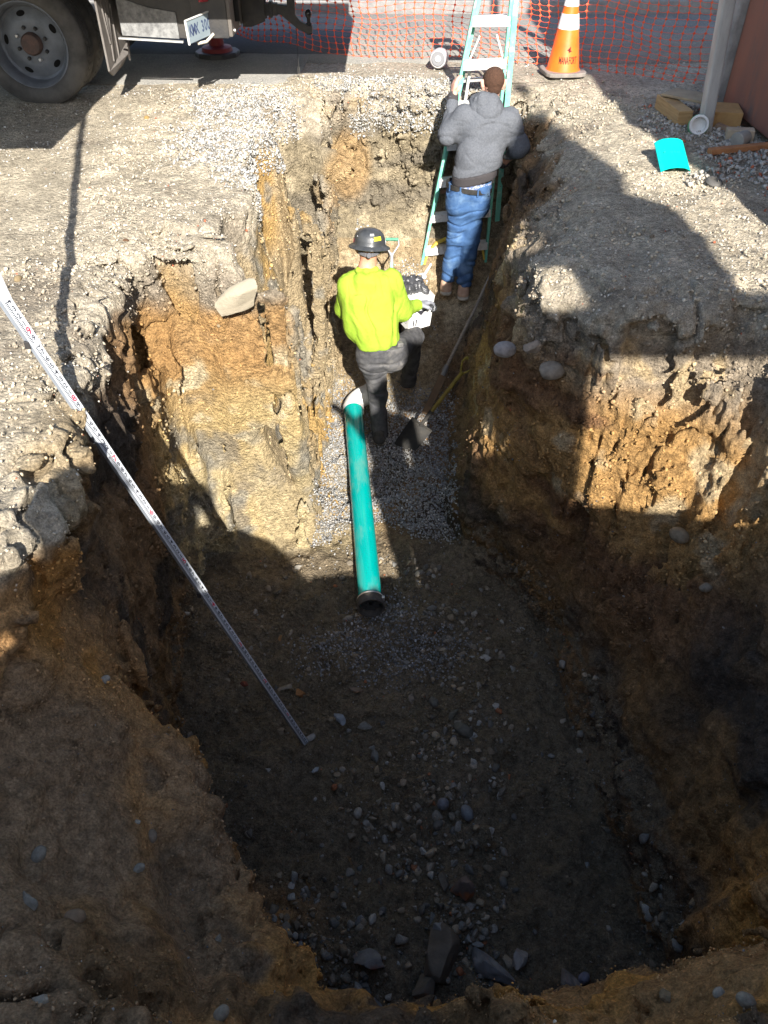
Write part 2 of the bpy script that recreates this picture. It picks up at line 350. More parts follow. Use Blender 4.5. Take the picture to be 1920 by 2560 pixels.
# the hollow in the corner of the left cliff
e = ((X + 1.46) / .10) ** 2 + ((Y - 3.83) / .24) ** 2 + ((Z + .60) / .30) ** 2
F = F + fade * np.clip(1 - e, 0, 1) * .35
e = ((X + 1.30) / .05) ** 2 + ((Y - 3.93) / .20) ** 2 + ((Z + 1.1) / .42) ** 2
F = F + fade * np.clip(1 - e, 0, 1) * .22
Sv[bi] = F
del F, X, Y, Z, lump, wall, shoulder, ck, g1, g2, g3, fine_, bankm, bigl, qx, qy, cleft, ridg, e, d3, topb, flb, lw, rf, gamp, fade, edge
GV, GQ = surface_nets(Sv, (x0, y0, zb), RES)
# keep the surface that open air reaches: drop the bottom/side skins of the block
cz = GV[GQ].mean(1)
GQ = GQ[(cz[:, 2] > zb + .03)]
del Sv
# face and vertex normals
def vnormals(V, Q):
    a = V[Q[:, 2]] - V[Q[:, 0]]; b = V[Q[:, 3]] - V[Q[:, 1]]; n = np.cross(a, b)
    N = np.zeros_like(V)
    for c in range(4): np.add.at(N, Q[:, c], n)
    return N / np.maximum(np.linalg.norm(N, axis=1, keepdims=True), 1e-9)
GN = vnormals(GV, GQ)

def soil_color(V, N):
    X, Y, Z = V[:, 0], V[:, 1], V[:, 2]; nz = N[:, 2]; n = len(V)
    a = fbm(X * 2.2, Y * 2.2, Z * 2.2, 51, 4); b = fbm(X * 6, Y * 6, Z * 6, 55, 3); c = fbm(X * 1.1, Y * 1.1, Z * 3.2, 59, 3)
    Zj = Z + (a - .5) * .45
    def mixc(A, B, t): return A * (1 - t[:, None]) + np.array(B, np.float32) * t[:, None]
    C = np.tile(np.array((.47, .405, .305), np.float32), (n, 1))                 # dry surface
    C = mixc(C, (.54, .465, .35), sstep(.5, .7, b)); C = mixc(C, (.32, .27, .205), sstep(.58, .72, a))
    C = mixc(C, (.42, .31, .17), sstep(.66, .78, c) * .7)
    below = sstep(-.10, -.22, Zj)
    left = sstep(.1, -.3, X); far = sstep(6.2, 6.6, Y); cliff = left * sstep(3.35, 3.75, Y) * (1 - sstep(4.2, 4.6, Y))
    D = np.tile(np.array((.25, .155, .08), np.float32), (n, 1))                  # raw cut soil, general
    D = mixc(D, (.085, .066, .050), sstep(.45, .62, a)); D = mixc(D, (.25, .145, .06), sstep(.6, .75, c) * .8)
    # cliff at the back left: grey band, orange band, pale ochre, blue-grey patches
    K = np.tile(np.array((.25, .21, .16), np.float32), (n, 1))
    K = mixc(K, (.36, .21, .085), sstep(-.24, -.40, Zj)); K = mixc(K, (.44, .325, .155), sstep(-.65, -1.2, Zj)); K = mixc(K, (.50, .40, .225), sstep(-1.2, -1.7, Zj))
    K = mixc(K, (.46, .38, .24), sstep(.55, .68, b) * sstep(-.5, -.9, Zj)); K = mixc(K, (.19, .18, .155), sstep(.52, .64, fbm(X * 3.2, Y * 3.2, Z * 3.2, 66, 4)) * sstep(-.7, -1.2, Zj) * .85)
    D = D * (1 - cliff[:, None]) + K * cliff[:, None]
    # narrow left wall: tan and ochre bands
    nw = left * sstep(4.0, 4.3, Y) * (1 - far)
    W = np.tile(np.array((.36, .28, .17), np.float32), (n, 1)); W = mixc(W, (.46, .30, .12), sstep(.5, .62, vnoise(X * 3, Y * 4, Z * .7, 61))); W = mixc(W, (.26, .23, .18), sstep(.55, .7, b))
    D = D * (1 - nw[:, None]) + W * nw[:, None]
    # end wall and ramp
    E = np.tile(np.array((.285, .235, .155), np.float32), (n, 1)); E = mixc(E, (.40, .33, .22), sstep(.52, .64, b)); E = mixc(E, (.20, .17, .125), sstep(.5, .62, c))
    E = mixc(E, (.42, .26, .11), sstep(.5, .3, np.hypot(X + .32, (Z + .6) * .7) / .5) * .6)
    ramp = sstep(5.6, 5.95, Y) * sstep(.62, .45, X) * sstep(-.55, -.3, X)
    E2 = mixc(np.tile(np.array((.33, .25, .15), np.float32), (n, 1)), (.42, .34, .22), sstep(.5, .65, b))
    E = np.where((Z < -1.2)[:, None], E2, E)
    ff = np.maximum(far * sstep(1.25, 1.0, X), ramp)
    D = D * (1 - ff[:, None]) + E * ff[:, None]
    # faces at the right that catch the sun
    rr = sstep(.55, .7, X) * sstep(2.2, 2.7, Y) * (1 - sstep(5.0, 5.6, Y)) * sstep(-1.9, -1.45, Z)
    G = np.tile(np.array((.30, .245, .18), np.float32), (n, 1)); G = mixc(G, (.40, .235, .09), sstep(-.35, -.7, Zj)); G = mixc(G, (.44, .33, .19), sstep(.56, .7, b))
    G = mixc(G, (.20, .11, .055), sstep(.5, .62, c) * sstep(-.2, -.5, Z))
    D = D * (1 - rr[:, None]) + G * rr[:, None]
    # pit floor: damp dark soil
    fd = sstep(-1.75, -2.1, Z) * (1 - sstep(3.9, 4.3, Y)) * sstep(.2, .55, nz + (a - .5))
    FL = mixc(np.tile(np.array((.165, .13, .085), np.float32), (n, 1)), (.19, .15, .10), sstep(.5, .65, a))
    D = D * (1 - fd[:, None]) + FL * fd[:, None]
    # brown sandy bank under the photographer
    nb = sstep(2.3, 1.5, Y + np.maximum(X, 0) * .35) * (1 - fd)
    NB = mixc(np.tile(np.array((.50, .275, .11), np.float32), (n, 1)), (.27, .16, .075), sstep(.52, .62, a)); NB = mixc(NB, (.60, .29, .075), sstep(.55, .66, c)); NB = mixc(NB, (.17, .115, .07), sstep(.60, .70, fbm(X * 4, Y * 4, Z * 4, 67, 3)))
    D = D * (1 - nb[:, None]) + NB * nb[:, None]
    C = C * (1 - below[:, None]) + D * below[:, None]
    nb2 = sstep(1.75, 1.45, Y) * sstep(-.2, -.6, X)
    C = C * (1 - nb2[:, None]) + mixc(NB, (.33, .215, .12), sstep(.5, .62, c)) * nb2[:, None]
    # damp soil shows on the near ground by the photographer and the tan concrete dust by the fence
    C = mixc(C, (.42, .37, .29), sstep(7.3, 7.5, Y) * sstep(-.8, -.4, X) * .7)
    return np.clip(C * (.82 + .36 * b[:, None]), 0, 1)
M_soil = soil_material('soil')

# outer ground, meeting the block edge
def outer_ground():
    xs = np.unique(np.concatenate([np.linspace(-80, -6, 14), np.arange(-6, x0, .035), np.array([x0 + RES]), np.arange(x0 + .05, x1 - RES * 2, .035), np.array([x1 - RES * 2]), np.arange(x1, 5, .035), np.linspace(5, 80, 14)]))
    ys = np.unique(np.concatenate([np.linspace(-60, -2, 12), np.arange(-2, y0, .05), np.array([y0 + RES]), np.arange(y0 + .05, y1 - RES * 2, .035), np.array([y1 - RES * 2]), np.arange(y1, 12, .035), np.linspace(12, 120, 16)]))
    A, B = np.meshgrid(xs, ys, indexing='ij'); H = ground_h(A, B)
    V = np.stack([A, B, H], 2).reshape(-1, 3); n, m = A.shape
    id = np.arange(n * m).reshape(n, m)
    Q = np.stack([id[:-1, :-1], id[1:, :-1], id[1:, 1:], id[:-1, 1:]], 2)
    cx = (A[:-1, :-1] + A[1:, 1:]) / 2; cy = (B[:-1, :-1] + B[1:, 1:]) / 2
    keep = ~((cx > x0 + RES) & (cx < x1 - RES * 2) & (cy > y0 + RES) & (cy < y1 - RES * 2))
    return V.astype(np.float32), Q[keep].reshape(-1, 4)
OV, OQ = outer_ground(); ON = np.tile(np.array((0, 0, 1), np.float32), (len(OV), 1))
AV = np.concatenate([GV, OV]); AQ = np.concatenate([GQ, OQ + len(GV)]); AN = np.concatenate([GN, ON])
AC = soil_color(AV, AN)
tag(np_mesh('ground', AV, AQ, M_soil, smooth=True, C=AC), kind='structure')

def surf(x, y, ztop=.5, zmin=-9):
    """highest soil point near (x, y) below ztop"""
    m = (np.abs(GV[:, 0] - x) < .02) & (np.abs(GV[:, 1] - y) < .02) & (GV[:, 2] < ztop) & (GV[:, 2] > zmin)
    if m.any(): return float(GV[m][:, 2].max())
    return float(ground_h(np.array([x], np.float32), np.array([y], np.float32))[0])

# ------------------------------------------------------------------ road, kerb and footpath
M_asph = mat('asphalt', (.215, .205, .185), .9, (.15, .145, .135), 3, .5, 220, c3=(.29, .275, .245), c3s=90, c3t=(.5, .62))
M_asph2 = mat('dark_asphalt', (.075, .075, .08), .85, (.11, .11, .11), 60, .5, 240)
M_conc = mat('concrete', (.36, .34, .30), .9, (.25, .235, .21), 12, .4, 90)
M_curb = mat('kerb_stone', (.26, .25, .24), .85, (.19, .185, .18), 14, .4, 90)
def sheet(name, xs, y_near, y_far, z, m):
    """flat strip whose near edge wanders"""
    V = []; n = len(xs)
    for i, x in enumerate(xs): V += [(x, y_near(x), z), (x, y_far(x), z), (x, y_near(x), z - .05)]
    Fq = []
    for i in range(n - 1):
        a = i * 3; Fq += [(a, a + 3, a + 4, a + 1), (a + 2, a + 5, a + 3, a)]
    return tag(np_mesh(name, V, Fq, m), kind='structure')
jit = lambda x, s, k: float((vnoise(np.array([x * s]), np.array([0.5]), np.array([k * 1.0]), 71)[0] - .5))
xs = np.linspace(-60, 60, 900)
xs = np.unique(np.concatenate([xs, np.linspace(-4, 4, 260)]))
sheet('road', xs, lambda x: (7.45 + jit(x, 6, 1) * .10 if x < -.75 else 8.25 + jit(x, 5, 2) * .12) + (.8 * max(0, 1 - abs(x + .75) / .3) if x >= -.75 and x < -.45 else 0) * -0, lambda x: 10.62, .004, M_asph)
sheet('road_patch', np.linspace(-4.5, -.35, 60), lambda x: 8.55 + jit(x, 3, 4) * .06, lambda x: 9.7, .009, M_asph2)  # strip of darker asphalt laid over the road
kb = MB(); kb.box((10, 10.72, .055), (100, .16, .15)); tag(kb.build('kerb', M_curb, bevel=.012), kind='structure')
fp = MB(); fp.box((10, 15.8, .045), (100, 10.0, .13)); tag(fp.build('footpath', M_conc), kind='structure')

# ------------------------------------------------------------------ loose stones (uncountable)
def rock_templates(sub, n, amp, flat=.7, seed=1):
    out = []; r = np.random.default_rng(seed)
    for i in range(n):
        bm = bmesh.new(); bmesh.ops.create_icosphere(bm, subdivisions=sub, radius=1)
        V = np.array([v.co[:] for v in bm.verts], np.float32); Fc = np.array([[v.index for v in f.verts] for f in bm.faces], np.int32); bm.free()
        for _ in range(9):                                   # chop facets
            d = r.normal(size=3); d /= np.linalg.norm(d); c = .34 + .36 * r.random(); t = V @ d; V = V - np.outer(np.maximum(t - c, 0), d)
        V = V * (1 + amp * (r.random((len(V), 1)) - .5)) * np.array([1, .65 + .35 * r.random(), flat * (.7 + .5 * r.random())])
        out.append((V.astype(np.float32), Fc))
    return out
def scatter(name, P, S, colr, templ, m, seed=3, sink=.25, nrm=None, smooth=False, **kw):
    r = np.random.default_rng(seed); n = len(P); Vs = []; Fs = []; Cs = []; off = 0; which = r.integers(0, len(templ), n)
    for t, (TV, TF) in enumerate(templ):
        s = np.nonzero(which == t)[0]
        if not len(s): continue
        q = r.normal(size=(len(s), 4)); q /= np.linalg.norm(q, axis=1, keepdims=True); a, b, c, d = q.T
        Rm = np.stack([np.stack([1 - 2 * (c * c + d * d), 2 * (b * c - a * d), 2 * (b * d + a * c)], 1), np.stack([2 * (b * c + a * d), 1 - 2 * (b * b + d * d), 2 * (c * d - a * b)], 1), np.stack([2 * (b * d - a * c), 2 * (c * d + a * b), 1 - 2 * (b * b + c * c)], 1)], 1)
        V = np.einsum('nij,vj->nvi', Rm, TV) * S[s][:, None, None] + P[s][:, None, :]
        if nrm is not None: V += (nrm[s] * (S[s] * (.5 - sink))[:, None])[:, None, :]
        Vs.append(V.reshape(-1, 3)); Cs.append(np.repeat(colr[s], len(TV), 0))
        Fs.append((TF[None] + (np.arange(len(s)) * len(TV))[:, None, None]).reshape(-1, 3) + off); off += len(s) * len(TV)
    o = np_mesh(name, np.concatenate(Vs), np.concatenate(Fs), m, smooth=smooth, C=np.concatenate(Cs))
    return tag(o, kw.get('label'), kw.get('cat'), kind='stuff')
T0 = rock_templates(1, 8, .25); T0 = [(v, f) for v, f in T0]
Tg = rock_templates(1, 6, .3, .8, 5)
import itertools
# area weight so that points fall evenly
def pick(n, dens, seed):
    """sample n soil vertices with density dens(V, N)"""
    r = np.random.default_rng(seed); d = dens(GV, GN); d = d / d.sum(); i = r.choice(len(GV), n, p=d, replace=True)
    return GV[i] + r.normal(size=(n, 3)).astype(np.float32) * .006, GN[i], r
M_peb = attr_material('stone_mixed', .8, .35, 160)
gX, gY, gZ = GV[:, 0], GV[:, 1], GV[:, 2]
nzG = GN[:, 2]
def shades(r, n, base, var=.25, warm=.08):
    b = np.array(base); v = 1 + var * (r.random((n, 1)) * 2 - 1); wv = 1 + warm * (r.random((n, 1)) * 2 - 1) * np.array([[1, .2, -1]])
    return np.clip(b * v * wv, .01, .9)

# bedding gravel under the pipe
def d_bed(V, N):
    x, y, z = V.T; q = vnoise(x * 4, y * 4, 0 * x, 81)
    lo = (z < -1.95)
    a = sstep(4.0, 4.35, y + (q - .5) * .7) * sstep(6.25, 5.6, y + (q - .5) * .5) * sstep(-.62, -.5, x) * sstep(.66, .5, x)
    pile = .8 * sstep(.62, .25, np.hypot((x - .02) / .62, (y - 3.18) / .46) * .62 + (q - .5) * .4)
    return lo * (a + pile * .95) * sstep(.2, .6, N[:, 2]) + 1e-9
n = 24000; P, Nn, r = pick(n, d_bed, 11)
S = .0075 + .0085 * r.random(n) ** 1.5; Cc = shades(r, n, (.265, .255, .24), .5)
Cc[r.random(n) < .08] *= 1.7; pl = P[:, 1] < 3.85; Cc[pl] *= .8; keep = ~(pl & (r.random(n) < .35)); P, Nn, S, Cc = P[keep], Nn[keep], S[keep], Cc[keep]
scatter('bedding_gravel', P, S, Cc, Tg, M_peb, 21, .15, Nn, label='grey crushed stone bedding spread under and around the teal pipe', cat='gravel')

# white crushed stone on the surface and spilled down the end of the trench
def d_white(V, N):
    x, y, z = V.T; q = fbm(x * 3, y * 3, 0 * x, 83, 3)
    a = sstep(.60, .36, np.hypot((x + 1.00 + .10 * (y - 6)) / .56, (y - 6.4) / 1.55) * .62 + (q - .5) * .7) * (z > -.25)
    b = sstep(7.0, 7.15, y) * sstep(-.15, -.22, z) * sstep(-.36, -.24, z + (q - .5) * .2) * 1.2 * (x > -.3)
    c = sstep(.12, .03, np.abs((z + 1.35 + .9 * (x + .05)) * .6)) * sstep(6.3, 6.7, y) * (x > -.25) * (x < .5) * .8 * sstep(.45, .6, q)
    c2 = sstep(.2, .08, np.hypot(x - .22, (z + 1.55) * .9)) * sstep(6.3, 6.6, y) * .9
    d = sstep(7.2, 7.3, y) * (x < 1.1) * (x > -.6) * sstep(.42, .55, q) * (z > -.2)
    return a + b + c + c2 + d + 1e-9
n = 17000; P, Nn, r = pick(n, d_white, 12)
S = .0075 + .010 * r.random(n) ** 1.8; Cc = shades(r, n, (.44, .425, .395), .4, .05); k = r.random(n) < .35; Cc[k] *= .5
scatter('crushed_stone', P, S, Cc, Tg, M_peb, 22, .2, Nn, label='white crushed stone spilled over the ground left of the trench and along its far end', cat='gravel')

# pebbles and grit everywhere on the dry ground, rubble by the wall
def d_grit(V, N):
    x, y, z = V.T; q = fbm(x * 2, y * 2, z * 2, 85, 3)
    return (sstep(-.3, -.05, z) * (.5 + 1.2 * sstep(.45, .6, q)) * (.4 + .6 * (N[:, 2] > .5)) * (.35 + .65 * sstep(1.5, 3.5, y)) + .07 * sstep(.45, .65, q) + (z < -2.0) * (y < 4) * .35) + 1e-9
n = 30000; P, Nn, r = pick(n, d_grit, 13)
S = .003 + .010 * r.random(n) ** 3.6 * (.45 + .55 * sstep(1., 3.5, P[:, 1]))
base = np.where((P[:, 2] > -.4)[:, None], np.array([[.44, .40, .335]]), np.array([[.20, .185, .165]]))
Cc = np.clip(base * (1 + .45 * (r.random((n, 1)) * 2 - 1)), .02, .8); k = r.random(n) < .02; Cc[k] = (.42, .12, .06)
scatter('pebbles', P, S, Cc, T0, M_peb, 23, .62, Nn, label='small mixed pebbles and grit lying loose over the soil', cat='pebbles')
# the same beyond the block
n = 26000; r = np.random.default_rng(44)
px = r.uniform(-5, 5, n); py = r.uniform(.5, 8.3, n); q = fbm(px * 2, py * 2, 0 * px, 85, 3)
inb = (px > x0) & (px < x1) & (py < y1)
wt = .35 + .9 * sstep(.45, .6, q); wt[(px < -.8) & (py > 7.35)] *= .15
rub = sstep(1.55, 2.2, px + .25 * (5.4 - py)) * sstep(3.4, 4.4, py) * sstep(7.6, 7.0, py)
k = ((r.random(n) < wt) | (r.random(n) < rub)) & ~inb; px = px[k]; py = py[k]; rub = rub[k]; n = len(px)
P = np.stack([px, py, ground_h(px.astype(np.float32), py.astype(np.float32))], 1); S = .004 + .011 * r.random(n) ** 2.6 + .012 * rub * r.random(n) ** 2
Cc = np.clip(np.array([[.44, .415, .37]]) * (1 + .4 * (r.random((n, 1)) * 2 - 1)), .02, .8); kk = r.random(n) < .035 * (.2 + rub); Cc[kk] = (.46, .13, .07)
scatter('ground_grit', P, S, Cc, T0, M_peb, 24, .3, np.tile([0, 0, 1.], (n, 1)), label='loose grit and broken stone strewn over the open ground', cat='grit')
# rubble heap beside the wall
n = 7000; r = np.random.default_rng(45); px = 1.9 + .75 * r.random(n) ** .8; py = r.uniform(3.9, 6.7, n); q = fbm(px * 3, py * 3, 0 * px, 87, 3)
k = (px - 2.0 > (q - .5) * 1.5 + .10 * np.abs(py - 5.6)) & (r.random(n) < .62) ; px = px[k]; py = py[k]; n = len(px)
P = np.stack([px, py, ground_h(px.astype(np.float32), py.astype(np.float32)) + .006], 1); S = .006 + .020 * r.random(n) ** 2.4
Cc = np.clip(np.array([[.40, .37, .325]]) * (1 + .4 * (r.random((n, 1)) * 2 - 1)), .02, .8); kk = r.random(n) < .05; Cc[kk] = (.50, .14, .07)
scatter('rubble', P, S, Cc, T0, M_peb, 25, .3, np.tile([0, 0, 1.], (n, 1)), label='pale broken stone rubble with bits of red brick beside the rusty wall', cat='rubble')

def d_floor(V, N):
    x, y, z = V.T; q = fbm(x * 2.2, y * 2.2, 0 * x, 187, 3)
    return (z < -2.0) * (y < 3.9) * (.25 + 1.6 * sstep(.45, .6, q)) * (.12 + sstep(.75, .1, np.abs(x - .12 - .1 * (y - 2)))) * (1 + 1.2 * sstep(1.9, 1.3, y)) + 1e-9
n = 3400; P, Nn, r = pick(n, d_floor, 17)
S = .007 + .036 * r.random(n) ** 3.4; Cc = shades(r, n, (.20, .17, .13), .5, .15); k = r.random(n) < .07; Cc[k] = (.33, .31, .27); k = r.random(n) < .03; Cc[k] = (.28, .11, .05)
Tb = rock_templates(2, 8, .10, .7, 9)
scatter('broken_stone', P, S, Cc, Tb, M_peb, 27, .38, Nn, label='broken stones of many sizes half buried in the dark soil of the pit floor', cat='stones')
# soil clods
M_clod = attr_material('clod', .95, .8, 90, .1)
def d_clod(V, N):
    x, y, z = V.T; q = fbm(x * 2.5, y * 2.5, z * 2.5, 89, 3)
    return (.12 + sstep(.42, .62, q)) * (.45 + 2.0 * ((z < -2) & (y < 4)) + .6 * ((y > 6.2) & (z < -.2)) + 1.6 * sstep(2.2, 1.4, y) * (z > -1.6) + .5 * (np.abs(z) < .35)) + 1e-9
n = 105000; P, Nn, r = pick(n, d_clod, 14)
S = (.004 + .017 * r.random(n) ** 3.5) * (.42 + .58 * sstep(1.2, 3.2, P[:, 1]))
Cc = soil_color(P.astype(np.float32), Nn) * (.85 + .3 * r.random((n, 1)))
scatter('soil_clods', P, S, Cc, Tg, M_clod, 26, .35, Nn, label='crumbly clods of soil along the pit edges and floor', cat='clods')

# ================================================================== THINGS
# ------------------------------------------------------------------ shared materials
M_black = mat('black_metal', (.022, .022, .024), .55, (.05, .045, .04), 18, .25, 120, spec=.4)
M_rubber = mat('rubber', (.045, .043, .042), .8, (.10, .095, .088), 6, .3, 150)
M_alu = mat('aluminium', (.62, .62, .62), .42, (.48, .47, .45), 14, .15, 160, metal=.55)
M_white = mat('white_plastic', (.76, .76, .74), .4, (.62, .60, .56), 9, .1, 60)
M_red = mat('red_paint', (.24, .025, .025), .55, (.15, .02, .02), 12)
M_wood = mat('lumber', (.50, .33, .15), .75, (.36, .22, .10), 6, .4, 30, stretch=(1, 1, 12))
M_teal = mat('teal_pipe', (.0, .37, .33), .16, (.0, .31, .29), 5, .05, 60, spec=.5, c3=(.16, .33, .27), c3s=9, c3t=(.55, .78), stretch=(1, .25, 1))

# ------------------------------------------------------------------ body building from blended capsules
def sdf_build(name, prims, m, parent=None, res=.009, k=.03, fold=0, fsc=(14, 14, 6), seed=0, clips=(), smooth=True, C=None, extra=None):
    """prims: (p, q, r1, r2[, flat]) tapered capsules blended into one skin; clips: (point, normal) keep the side against the normal"""
    lo = np.min([np.minimum(np.array(p[0]) - p[2], np.array(p[1]) - p[3]) for p in prims], 0) - .05
    hi = np.max([np.maximum(np.array(p[0]) + p[2], np.array(p[1]) + p[3]) for p in prims], 0) + .05
    ax = [np.arange(lo[i], hi[i] + res, res, dtype=np.float32) for i in range(3)]
    X, Y, Z = np.meshgrid(*ax, indexing='ij'); D = np.full(X.shape, 1.0, np.float32)
    for pr in prims:
        p, q, r1, r2 = pr[:4]; flat = pr[4] if len(pr) > 4 else 0; sx = pr[5] if len(pr) > 5 else (1, 1, 1)
        p = np.array(p, np.float32); q = np.array(q, np.float32); e = q - p; L = float(np.linalg.norm(e)) + 1e-6
        m_ = [max(r1, r2) * s_ + k * 2 + .03 for s_ in sx]
        sl = tuple(slice(max(0, int((min(p[i], q[i]) - m_[i] - lo[i]) / res)), int((max(p[i], q[i]) + m_[i] - lo[i]) / res) + 2) for i in range(3))
        x = (X[sl] - p[0]); y = (Y[sl] - p[1]); z = (Z[sl] - p[2])
        t = (x * e[0] + y * e[1] + z * e[2]) / (L * L); tc = np.clip(t, 0, 1)
        d = np.sqrt(((x - e[0] * tc) / sx[0]) ** 2 + ((y - e[1] * tc) / sx[1]) ** 2 + ((z - e[2] * tc) / sx[2]) ** 2) - (r1 + (r2 - r1) * tc)
        if flat: d = np.maximum(d, np.maximum(-t, t - 1) * L)
        a = D[sl]; hh = np.maximum(k - np.abs(a - d), 0) / k
        D[sl] = np.minimum(a, d) - hh * hh * k * .25
    if extra is not None: D = extra(X, Y, Z, D)
    if fold:
        b = np.nonzero(np.abs(D) < .04); x = X[b]; y = Y[b]; z = Z[b]
        wx = x + (vnoise(x * 6, y * 6, z * 6, seed + 91) - .5) * .12; wz_ = z + (vnoise(x * 6, y * 6, z * 6, seed + 92) - .5) * .14
        f1 = np.abs(vnoise(wx * fsc[0], y * fsc[1], wz_ * fsc[2], seed + 93) * 2 - 1); f2 = np.abs(vnoise(wx * fsc[0] * 2.1, y * fsc[1] * 2.1, wz_ * fsc[2] * 2.3, seed + 94) * 2 - 1)
        D[b] += fold * (sstep(.30, 0, f1) + .35 * sstep(.30, 0, f2) - .25)
    for (p, nrm) in clips:
        D = np.maximum(D, (X - p[0]) * nrm[0] + (Y - p[1]) * nrm[1] + (Z - p[2]) * nrm[2])
    V, Q = surface_nets(D, lo, res)
    return np_mesh(name, V, Q, m, parent, smooth=smooth)
def lerp(a, b, t): return tuple(a[i] + (b[i] - a[i]) * t for i in range(3))
def fingers(wrist, dirv, palmn, size=1.0, curl=.6, thumb=1):
    """capsules of one hand: palm, four fingers of different length bent at two knuckles, thumb off the side"""
    w_ = Vector(wrist); d = Vector(dirv).normalized(); n = Vector(palmn); n = (n - d * n.dot(d)).normalized(); s = d.cross(n) * thumb; P = []
    pe = w_ + d * .085 * size
    for o in (-.028, -.01, .01, .028): P.append((tuple(w_ + s * o * .7 * size), tuple(pe + s * o * size), .016 * size, .0125 * size))
    for o, ln, in ((-.031, .062), (-.0105, .078), (.0105, .084), (.031, .074)):
        a = pe + s * o * size; dd = d.copy(); c = a
        for i, f in enumerate((.45, .32, .26)):
            dd = (dd + n * curl * (.55 + .35 * i)).normalized(); e = c + dd * ln * f * size; P.append((tuple(c), tuple(e), (.0098 - .0009 * i) * size, (.0092 - .0011 * i) * size)); c = e
    a = w_ + d * .02 * size + s * .03 * size; b = a + (s * .75 + d * .7 + n * .35).normalized() * .038 * size; c = b + (s * .25 + d * .9 + n * .5).normalized() * .03 * size
    P += [(tuple(a), tuple(b), .014 * size, .011 * size), (tuple(b), tuple(c), .0105 * size, .009 * size)]
    return P

M_skin = mat('skin', (.50, .24, .155), .55, (.58, .30, .20), 30, .1, 200, spec=.35)
M_skin2 = mat('skin_fair', (.60, .34, .25), .55, (.66, .36, .28), 30, .1, 200, spec=.35)
M_hiviz = mat('lime_fleece', (.31, .47, .04), .9, (.27, .42, .035), 9, .55, 38)
M_navy = mat('work_trousers', (.047, .047, .052), .85, (.10, .098, .10), 16, .3, 200, c3=(.17, .16, .15), c3s=7, c3t=(.58, .74))
M_denim = mat('denim', (.035, .085, .20), .85, (.06, .13, .27), 13, .3, 320, c3=(.14, .23, .36), c3s=5, c3t=(.52, .7))
M_hood = mat('grey_marl', (.088, .094, .108), .9, (.12, .127, .142), 90, .55, 42)
M_dark = mat('dark_rib', (.05, .045, .047), .9, None, bump=.4, bscale=200)
M_boot = mat('suede_boot', (.42, .26, .18), .9, (.52, .36, .26), 22, .3, 150)
M_boot2 = mat('black_boot', (.035, .036, .035), .85, (.08, .07, .06), 20, .3, 150)
M_sole = mat('boot_sole', (.46, .41, .33), .85, (.34, .30, .24), 25, .2, 90)
M_hair = mat('hair', (.055, .028, .018), .85, (.10, .05, .03), 140, .8, 320)
M_belt = mat('leather_belt', (.02, .02, .02), .5, (.04, .038, .035), 30)

def head_prims(c, fwd, s=1.0):
    c = Vector(c); f = Vector(fwd).normalized(); r = f.cross(Vector((0, 0, 1))).normalized(); u = r.cross(f); P = []
    A = lambda a, b, z: tuple(c + r * a * s + f * b * s + u * z * s)
    P.append((A(0, -.028, .030), A(0, .035, .035), .079 * s, .074 * s)); P.append((A(0, -.02, -.02), A(0, .045, -.045), .068 * s, .052 * s)); P.append((A(0, .05, -.06), A(0, .068, -.075), .045 * s, .026 * s))
    P.append((A(0, .10, .005), A(0, .118, -.025), .010 * s, .014 * s)); P.append((A(-.022, .095, -.055), A(.022, .095, -.055), .010 * s, .010 * s))
    for e in (-1, 1):
        P.append((A(.084 * e, -.005, .012), A(.080 * e, .004, -.032), .015 * s, .011 * s, 0)); P.append((A(.095 * e, -.018, .022), A(.091 * e, -.012, -.012), .010 * s, .007 * s))
    return P

